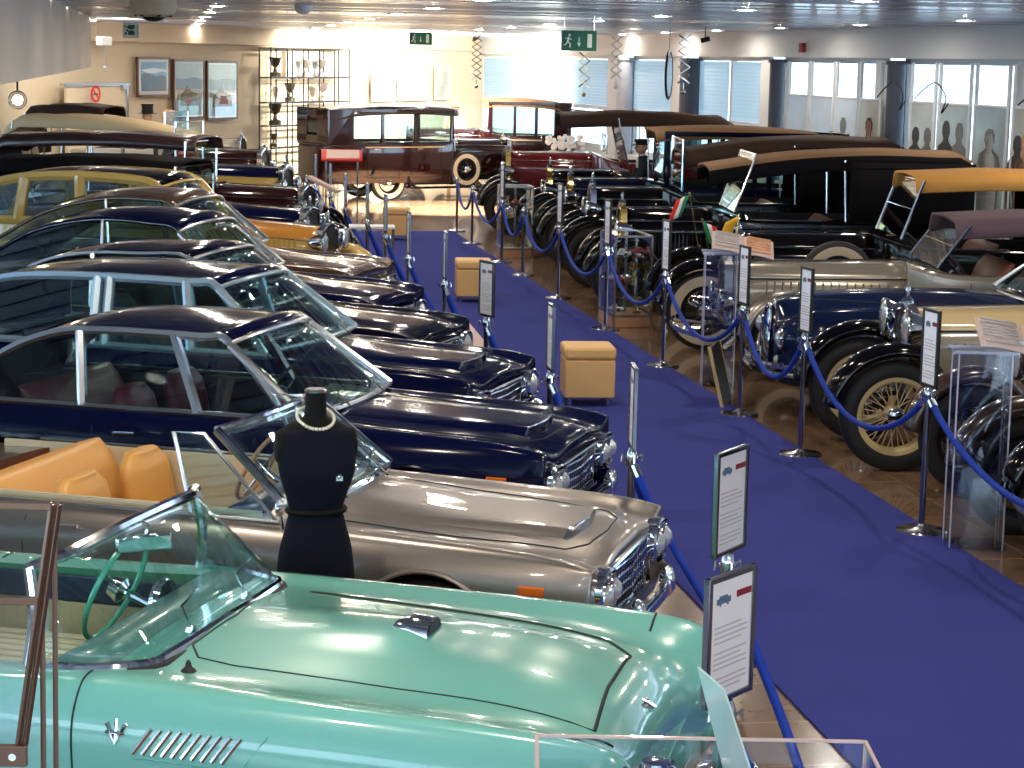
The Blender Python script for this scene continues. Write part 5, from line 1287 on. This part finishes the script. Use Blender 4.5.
t,_ = figure((-1.55,51.6,0),R(-100),'mannequin in a long tan coat and olive brimmed hat beyond the limousine',standing(1.95),'coat_tan',None)
head(t,(.0,0,1.84),.115,hat='brim',hatm='hat_olive'); hand(t,(.09,.27,.96),(.2,0,-1)); hand(t,(.09,-.27,.96),(.2,0,-1))
b = MB(); b.lathe([(.20,1.5),(.24,1.1),(.30,.55),(.29,.55),(.2,1.1)],seg=20); b.build('coat_skirt','coat_tan',t)
t,_ = figure((-6.50,38.6,0),R(-60),'mannequin with a brown leather flying cap among the cars below the posters',standing(1.97),'suit_dark',None)
head(t,(.0,0,1.87),.13,m='leather_hat',hat='helmet',hatm='leather_hat'); hand(t,(.09,.27,.97),(.2,0,-1)); hand(t,(.09,-.27,.97),(.2,0,-1))
t,_ = figure((-7.55,42.2,0),R(-60),'mannequin with a black top hat under the mountain picture',standing(1.85),'suit_dark',None)
head(t,(.0,0,1.78),.12,hat='top'); hand(t,(.085,.25,.92),(.2,0,-1)); hand(t,(.085,-.25,.92),(.2,0,-1))
# dress form between turquoise and silver car
t = empty('dress_form',(-.86,8.90,0),R(-70),'black headless dress form in a dark navy dress with a pearl necklace','mannequin')
def rings(spec, seg=36):
    rows = []
    for z,w_,d_,dx in cr(spec,4): rows.append([(dx+d_*math.sin(2*math.pi*k/seg),w_*math.cos(2*math.pi*k/seg),z) for k in range(seg)])
    return rows
b = MB(); rr_ = rings([(1.36,.17,.10,0),(1.43,.165,.085,-.01),(1.475,.12,.068,-.015),(1.50,.060,.055,-.015),(1.53,.049,.050,-.012),(1.60,.046,.048,-.008),(1.615,.046,.048,-.008)]); b.grid(rr_,cv=True); b.ngon(rr_[-1]); b.build('torso','torso_black',t,smooth=60)
b = MB(); b.lathe([(0,1.63),(.040,1.63),(.050,1.622),(.046,1.612)],c=(-.008,0,0),seg=28); b.build('neck_cap','dull_chrome',t)
b = MB(); rr_ = rings([(1.455,.150,.074,-.012),(1.43,.176,.092,-.008),(1.36,.176,.112,.008),(1.28,.172,.128,.018),(1.22,.158,.120,.016),(1.12,.126,.096,.004),(1.08,.122,.092,.0),(1.0,.140,.105,0),(.90,.165,.125,0),(.75,.18,.145,0),(.55,.20,.165,0),(.42,.215,.18,0)])
rr_ = [[(p[0]*(1+.03*math.sin(k*5.1)*max(0,(1.05-p[2]))*1.2),p[1]*(1+.03*math.sin(k*5.1)*max(0,(1.05-p[2]))*1.2),p[2]) for k,p in enumerate(r)] for r in rr_]
b.grid(rr_,cv=True); b.build('dress','dress_navy',t,smooth=60,solid=.006)
b = MB(); b.tube([(.004+.098*math.sin(2*math.pi*k/30),.128*math.cos(2*math.pi*k/30),1.09) for k in range(30)],.014,6,closed=True); b.build('waist_band','torso_black',t)
for s in (-1,1):
    b = MB(); rr2 = [[(-.005+.052*sc*math.cos(q),s*(.150+dy),1.375+.075*sc*math.sin(q)) for q in [2*math.pi*k/18 for k in range(18)]] for dy,sc in ((-.02,1.1),(.015,1.05),(.03,.85),(.034,.3))]; b.grid(rr2,cv=True); b.ngon(rr2[-1]); b.build('shoulder_cap','torso_black',t,smooth=60)
b = MB()
for k in range(34):
    a = 2*math.pi*k/34; fr = (1+math.cos(a))/2; b.sphere((-.012+.075*math.cos(a)*1.05,.082*math.sin(a),1.535-.075*fr**1.2),.0085,8,6)
b.build('pearl_necklace','pearl',t,smooth=60)
b = MB(); b.sphere((.135,.07,1.26),.012,8,6); b.box((.133,.07,1.25),(.012,.03,.02)); b.build('brooch','chrome',t)
b = MB(); b.cyl((0,0,.03),(0,0,.7),.016,10); b.lathe([(0,0),(.17,0),(.16,.02),(.03,.035),(0,.04)],seg=28); b.build('stand','dull_chrome',t)
# ------------------------------------------------------------------ brown metal framed glass at the left edge
t = empty('glass_showcase',(-1.12,4.55,0),R(0),'brown metal framed glass showcase cut by the left edge of the picture','showcase')
b = MB()
top = Vector((-1.05,4.6,2.05)); bot = Vector((-1.147,4.6,1.42)); ax = (top-bot)
for off in (0,.016): b.tube([bot+Vector((off,0,0)),top+Vector((off,0,0))],.0085,4,up=(0,1,0))
def lp(z): return top.x+(bot.x-top.x)*(top.z-z)/(top.z-bot.z)
for z in (2.045,1.82,1.455): b.box((lp(z)-.20,4.6,z),(.40,.02,.018))
b.box((lp(1.45)-.008,4.59,1.45),(.07,.02,.05))
org = Vector((-1.12,4.55,0))
def shift(mb): mb.v = [tuple(Vector(v)-org) for v in mb.v]; return mb
shift(b).build('metal_frame','bronze_alu',t,smooth=0,bevel=.002)
b = MB(); b.tube([(-1.113,4.9,1.98),(-1.132,4.9,0)],.007,6); b.tube([(-1.10,4.7,1.80),(-1.115,4.7,0)],.007,6); b.box((-1.3,4.9,1.98),(.4,.014,.014)); shift(b).build('rear_post','bronze_alu',t)
b = MB(); b.ngon([(lp(2.04),4.6,2.04),(lp(1.46),4.6,1.46),(-1.52,4.6,1.46),(-1.44,4.6,2.04)]); b.ngon([(-1.115,4.9,1.97),(-1.13,4.9,.2),(-1.5,4.9,.2),(-1.5,4.9,1.97)]); shift(b).build('glass_pane','clear_glass',t,smooth=0,solid=.004)
b = MB(); b.cyl((lp(1.45)-.005,4.575,1.45),(lp(1.45)-.005,4.58,1.45),.009,10); shift(b).build('bolt','chrome',t)
b = MB(); b.box((-1.30,4.75,.1),(.40,.42,.2)); shift(b).build('plinth','bronze_alu',t,smooth=0)
# pale acrylic card leaning in front of the large sign
t = empty('acrylic_card',(.60,5.0,0),0,'pale blue-green tilted acrylic card standing in front of the large framed sign','card')
b = MB(); A_ = [Vector(v)-Vector((.60,5.0,0)) for v in ((.50,5.2,1.51),(.552,5.02,1.505),(.66,4.85,1.20),(.60,5.08,1.15))]; b.prism(A_,(.004,.004,.003)); b.build('card_sheet','pale_acrylic',t,smooth=0)
b = MB(); b.tube([A_[2].lerp(A_[3],.5),(0.04,0,.9),(0.04,0,.02)],.008,8); b.lathe([(0,0),(.12,0),(.11,.015),(0,.02)],c=(.04,0,0),seg=24); b.build('card_stand','dull_chrome',t)
# ------------------------------------------------------------------ exit signs
def exit_sign(loc, rz, label, w=.44, h=.19, drop_=.0, kind=0):
    t = empty('exit_sign',loc,rz,label,'exit sign','green exit signs'); b = MB(); b.box((0,0,0),(w,.035,h)); b.build('sign_box','exit_green' if kind != 1 else 'white_paint',t,bevel=.004)
    if kind == 1: b = MB(); b.box((0,-.02,0),(w*.78,.006,h*.62)); b.build('sign_face','exit_green',t,smooth=0)
    b = MB(); y = -.0245; s = h*.9
    # running man, arrow, doorway
    x = -w*.30
    b.sphere((x+.012,y,s*.30),s*.075,8,6,(1,.15,1)); b.tube([(x,y,s*.2),(x-.012,y,-s*.05)],s*.055,5); b.tube([(x-.012,y,-s*.05),(x+.025,y,-s*.2),(x+.015,y,-s*.38)],s*.04,5); b.tube([(x-.012,y,-s*.05),(x-.035,y,-s*.22),(x-.06,y,-s*.24)],s*.04,5); b.tube([(x,y,s*.16),(x+.04,y,s*.05)],s*.03,5); b.tube([(x,y,s*.16),(x-.04,y,s*.10)],s*.03,5)
    b.box((0,y,.0),(.012,.004,s*.4)) if kind != 1 else b.box((0,y,0),(.09,.004,.014)); b.prism([(-.025,y,-s*.12),(.025,y,-s*.12),(0,y,-s*.34)],(0,.004,0)) if kind != 1 else b.prism([(.045,y,.03),(.045,y,-.03),(.085,y,0)],(0,.004,0))
    b.box((w*.30,y,0),(w*.13,.004,s*.75)); b.build('pictogram','exit_white',t,smooth=0)
    b = MB()
    for x in (-w*.42,w*.42): b.cyl((x,0,h/2),(x,0,CZ-loc[2]),.006,6)
    b.build('hanger','dull_chrome',t)
exit_sign((.785,27.0,3.33),0,'large hanging green exit sign with running man, right of centre',.46,.26)
exit_sign((-2.07,44,3.47),0,'smaller hanging green exit sign above the limousine',.48,.26)
exit_sign((-6.15,33,3.42),0,'white-framed green exit sign at the top left near the bulkhead',.26,.25,kind=1)
# white emergency unit on the wall
t = empty('emergency_light',(-7.9,39.6,3.27),FANG,'white box lamp with dangling cord on the beam beside the left bulkhead','lamp'); b = MB(); b.box((0,0,0),(.36,.12,.16)); b.build('lamp_box','white_paint',t,bevel=.01); b = MB(); b.tube([(0,-.02,-.08),(.02,-.02,-.45)],.008,5); b.box((.02,-.02,-.48),(.10,.04,.03)); b.build('pull_cord','dull_chrome',t)
# white partition door with no smoking sign at the far left
t = empty('partition_door',tuple(fp(64,.35)),FANG,'pale partition with a grey top rail at the far left wall','partition')
b = MB(); b.box((1.05,0,1.2),(2.1,.06,2.4)); b.build('panel','wall_beige',t,smooth=0); b = MB(); b.box((1.05,0,2.42),(2.3,.12,.06)); b.box((2.1,0,1.2),(.07,.12,2.4)); b.box((1.95,-.06,2.36),(.16,.1,.1)); b.build('rail','dull_chrome',t,smooth=0)
p_ = fp(94,.50); t = empty('no_smoking_sign',(p_.x,p_.y,2.24),FANG,'small round red no smoking sign on the pale partition','sign')
b = MB(); b.lathe([(.12,0),(.165,0),(.165,-.01),(.12,-.01),(.12,0)],axis='Y',seg=28); b.box((0,-.006,0),(.26,.008,.03),ry=R(45)); b.build('ring','flag_red',t,smooth=0)
b = MB(); b.box((0,-.003,0),(.16,.006,.03)); b.build('cigarette','grille_black',t,smooth=0)
# framed pictures
def picture(pa, pb, z0, z1, kind, label):
    q = fp(pa,.14); r = fp(pb,.14); d = r-q; Lw = d.length; t = empty('framed_picture',(q.x,q.y,z0),FANG,label,'picture','framed pictures on the far wall'); h = z1-z0; b = MB(); f = .05
    b.box((Lw/2,0,f/2),(Lw,.05,f)); b.box((Lw/2,0,h-f/2),(Lw,.05,f)); b.box((f/2,0,h/2),(f,.05,h)); b.box((Lw-f/2,0,h/2),(f,.05,h)); b.build('frame','frame_wood',t,smooth=0)
    b = MB(); b.m = 0; b.box((Lw/2,0,h/2),(Lw-f,.02,h-f)); y = -.012
    def poly(pts,m): b.m = m; b.prism([(f+x*(Lw-2*f),y,f+z*(h-2*f)) for x,z in pts],(0,-.003*m,0))
    if kind == 0:
        poly([(.08,.1),(.92,.1),(.92,.93),(.08,.93)],1); poly([(.08,.1),(.92,.1),(.92,.5),(.75,.56),(.6,.5),(.4,.58),(.2,.62),(.08,.55)],2); poly([(.25,.62),(.5,.60),(.8,.66),(.92,.62),(.92,.72),(.5,.76),(.08,.70)],3)
        ms = ['paper','pic_sky','pic_hill','paper_bright']
    else:
        poly([(.04,.03),(.96,.03),(.96,.97),(.04,.97)],1); poly([(.04,.5),(.96,.5),(.96,.68),(.7,.72),(.3,.69),(.04,.7)],2); poly([(.15,.2),(.85,.2),(.8,.42),(.55,.47),(.45,.60),(.3,.46),(.2,.4)],3)
        if kind == 2: poly([(.35,.24),(.7,.24),(.62,.4),(.45,.4)],4)
        else: poly([(.3,.25),(.62,.25),(.5,.38)],4)
        ms = ['paper','pic_pale' ,'pic_hill','pic_dark','pic_wine']
    b.build('print',ms,t,smooth=0)
    b = MB(); b.box((Lw/2,-.022,h/2),(Lw-2*f,.003,h-2*f)); b.build('glass','clear_glass',t,smooth=0)
mat('pic_sky',(.22,.38,.58),.5,noise=(3,.3)); mat('pic_hill',(.10,.12,.17),.5,noise=(8,.5)); mat('pic_pale',(.34,.36,.33),.4,noise=(5,.35)); mat('pic_dark',(.12,.10,.07),.5,noise=(9,.5)); mat('pic_wine',(.22,.09,.09),.5,noise=(8,.4))
picture(135,167,2.15,2.98,0,'framed landscape picture with blue sky over a dark hill')
picture(171,201,1.66,2.94,1,'tall framed poster with a brown machine, middle of the three pictures')
picture(204,234,1.62,2.92,2,'tall framed poster with reddish figure, rightmost of the three pictures')
# trophy shelf
q = fp(262,.45); t = empty('trophy_shelf',(q.x,q.y,0),FANG,'tall open metal shelf with trophies against the bright far wall','shelf'); b = MB(); r = fp(340,.45); Lw = (r-q).length
for k in range(6):
    for y in (-.15,.15): b.box((Lw*k/5,y,1.62),(.024,.024,3.24))
for z in (.3,.95,1.45,1.98,2.55,3.22):
    for y in (-.15,.15): b.box((Lw/2,y,z),(Lw,.03,.04))
b.build('shelf_frame','grille_black',t,smooth=0)
b = MB()
for z in (.3,.95,1.45,1.98,2.55): b.box((Lw/2,0,z+.02),(Lw-.03,.28,.015))
b.build('shelf_board','clear_glass',t,smooth=0)
mat('pewter',(.10,.09,.06),.35,metal=.8)
for i,(u,z,h,m,lb) in enumerate([(.12,2.575,.44,'pewter','dark trophy cup on the top level of the far shelf'),(.30,2.005,.42,'pewter','dark trophy cup with square foot on the second level'),(.12,1.475,.48,'pewter','tall dark goblet trophy on the third level, leftmost'),(.10,.975,.3,'pewter','small trophy on the lower level of the far shelf'),(.5,2.575,.4,'silver_paint','pale trophy, middle of the top level'),(.7,2.575,.4,'silver_paint','pale trophy right of the middle on the top level'),(.72,2.005,.42,'silver_paint','pale trophy on the right of the second level')]):
    tr = empty('trophy',tuple(q+FD*(Lw*u)+Vector((0,0,z))),FANG,lb,'trophy','trophies on the far shelf')
    b = MB(); b.lathe([(0,0),(h*.30,0),(h*.30,h*.2),(h*.12,h*.26),(h*.08,h*.48),(h*.22,h*.62),(h*.30,h*.85),(h*.33,h),(h*.28,h),(h*.15,h*.66),(0,h*.64)],seg=20); b.build('cup',m,tr)
    b = MB()
    for s in (-1,1): b.tube([(s*h*.30,0,h*.9),(s*h*.46,0,h*.85),(s*h*.44,0,h*.68),(s*h*.22,0,h*.62)],h*.03,6)
    b.build('handle',m,tr)
# printed panels on the bright wall
for i,(pa,pb,z0,z1,m,lb) in enumerate([(367,390,1.95,2.62,'banner_mid','grey printed panel with pale blur left of the white framed picture'),(393,423,1.95,2.64,'banner_light','white framed picture behind the limousine roof'),(430,443,1.95,2.82,'banner_grey','narrow grey printed panel right of the white framed picture'),(300,320,2.58,3.15,'banner_pale','pale blue poster behind the trophy shelf, right of its centre'),(283,298,2.58,3.15,'banner_pale','pale blue poster behind the trophy shelf, on the left')]):
    q1 = fp(pa,.16); r1 = fp(pb,.16); Lq = (r1-q1).length; tt = empty('wall_panel',(q1.x,q1.y,z0),FANG,lb,'panel','printed panels on the far wall'); b = MB(); b.box((Lq/2,0,(z1-z0)/2),(Lq,.02,z1-z0)); b.build('print',m,tt,smooth=0)
    b = MB(); b.tube([(0,-.02,0),(Lq,-.02,0),(Lq,-.02,z1-z0),(0,-.02,z1-z0)],.02,4,closed=True); b.build('frame','white_paint',tt,smooth=0)
# ------------------------------------------------------------------ hanging spirals and mirror
def lattice(loc, Ln, m, label, w=.19):
    t = empty('hanging_ornament',loc,0,label,'ornament','hanging ceiling ornaments'); b = MB(); n = max(4,int(Ln/.125))
    for s in (-1,1):
        b.tube([(s*w*(.5 if k%2 else -.5),.02*s,-Ln*k/n) for k in range(n+1)],.014,5)
    b.build('lattice_strip',m,t,smooth=0)
    b = MB(); b.cyl((0,0,0),(0,0,CZ-loc[2]),.006,5); b.tube([(0,0,-Ln),(0,0,-Ln-.1)],.006,5); b.sphere((0,0,-Ln-.14),.04,8,6); b.build('pendant',m,t)
lattice((-.84,42,3.56),.90,'grille_black','dark zigzag hanging ornament left of the blue blinds')
lattice((1.21,37.8,3.22),.62,'gold_metal','pale golden zigzag ornament hanging below the large exit sign')
lattice((1.70,36,3.5),.72,'white_paint','white sparkling ornament hanging before the pale round pillar')
lattice((2.72,34,3.52),.78,'dull_chrome','steel chain ornament hanging before the dark pillar beside the round mirror')
t = empty('hanging_mirror',(2.62,36,2.86),R(78),'round mirror disc hanging nearly edge-on beside the dark pillar','mirror')
b = MB(); b.lathe([(0,.012),(.37,.012),(.37,-.012),(0,-.012)],axis='Y',seg=40); b.build('mirror_disc','steel_blue_trim',t); b = MB(); b.tube([(.39*math.cos(a),0,.41*math.sin(a)) for a in [2*math.pi*k/40 for k in range(40)]],.022,6,closed=True); b.cyl((0,0,.4),(0,0,CZ-2.86),.005,5); b.build('mirror_rim','grille_black',t)
# track spotlights
for i,(x,y,z,lb) in enumerate([(3.05,34,3.45,'black track spotlight left of the big dark pillar top'),(5.95,34,3.42,'black track spotlight above the wide pillar'),(-.9,44,3.5,'black track spotlight by the dark zigzag ornament')]):
    t = empty('spotlight',(x,y,z),R(30*i),lb,'spotlight','track spotlights'); b = MB(); b.cyl((-.07,0,-.02),(.07,0,.02),.042,14); b.cyl((0,0,.03),(0,0,CZ-z),.01,6); b.build('lamp_body','grille_black',t); b = MB(); b.cyl((.07,0,.02),(.075,0,.021),.045,14); b.build('lamp_lens','lens_glass',t)
t = empty('wall_alarm',tuple(wp(792,.42)+Vector((0,0,3.36))),math.atan2(-WD.y,-WD.x),'small dark red alarm box on the white band above the windows','alarm'); b = MB(); b.box((0,0,0),(.16,.08,.16)); b.build('box','print_red',t,bevel=.01)
# bright lamp at the far left
mat('spot_glow',(1,.9,.7),.5,emit=(1,.80,.48),es=220)
t = empty('bright_lamp',(-5.80,24.0,2.50),R(-76),'dazzling bright lamp at the left edge under the bulkhead','lamp'); b = MB(); b.lathe([(.10,.04),(.11,-.06),(.06,-.14),(0,-.15)],axis='X',seg=18); b.cyl((-.05,0,.05),(-.05,0,.32),.012,6); b.build('lamp_body','grille_black',t); b = MB(); b.lathe([(0,0),(.055,0)],axis='X',seg=18); b.build('bulb','spot_glow',t)
# plants and goods behind the limousine
t = empty('white_flowers',(1.0,43.2,0),0,'bunch of white flowers in a dark pot before the far saloon','plant'); b = MB(); b.lathe([(0,0),(.16,0),(.22,.5),(.2,.5),(0,.45)],seg=16); b.build('pot','grille_black',t)
b = MB(); random.seed(3)
for k in range(60): a = random.random()*6.28; rr = .42*random.random()**.5; zz = 1.15+.35*random.random(); b.sphere((rr*math.cos(a),rr*math.sin(a),zz),.05,6,4)
fl = b.build('flower_heads','white_paint',t); fl['kind'] = 'stuff'
b = MB()
for k in range(14): a = random.random()*6.28; rr = .3*random.random(); b.tube([(0,0,.45),(rr*math.cos(a)*.4,rr*math.sin(a)*.4,.8),(rr*math.cos(a),rr*math.sin(a),1.2)],.008,4)
b.build('stem','exit_green',t)
# ------------------------------------------------------------------ lights
def spot(loc, target, power, size, col=(1,.92,.78), blend=.6, rad=.15):
    l = bpy.data.lights.new('fill_spot','SPOT'); l.energy = power; l.spot_size = R(size); l.spot_blend = blend; l.color = col; l.shadow_soft_size = rad
    o = bpy.data.objects.new('fill_spot',l); COL.objects.link(o); o.location = loc; o.rotation_euler = (Vector(target)-Vector(loc)).to_track_quat('-Z','Y').to_euler()
spot((-2.0,46.0,3.5),(-3.6,54,2.2),SPW,110)  # spots added to brighten the far wall
spot((-.3,49.5,3.5),(-2.2,56.5,1.8),SPW,110)
spot((-1.3,41.8,3.55),(-1.5,42.4,0),SPF,64,blend=.35)  # added spot in place of window light on the far floor
spot((-7.0,36.5,3.5),(-7.6,43,2.4),SPL,100)
def area(loc, target, power, sx, sy, col):
    l = bpy.data.lights.new('window_light','AREA'); l.energy = power; l.shape = 'RECTANGLE'; l.size = sx; l.size_y = sy; l.color = col
    o = bpy.data.objects.new('window_light',l); COL.objects.link(o); o.location = loc; o.rotation_euler = (Vector(target)-Vector(loc)).to_track_quat('-Z','Y').to_euler()
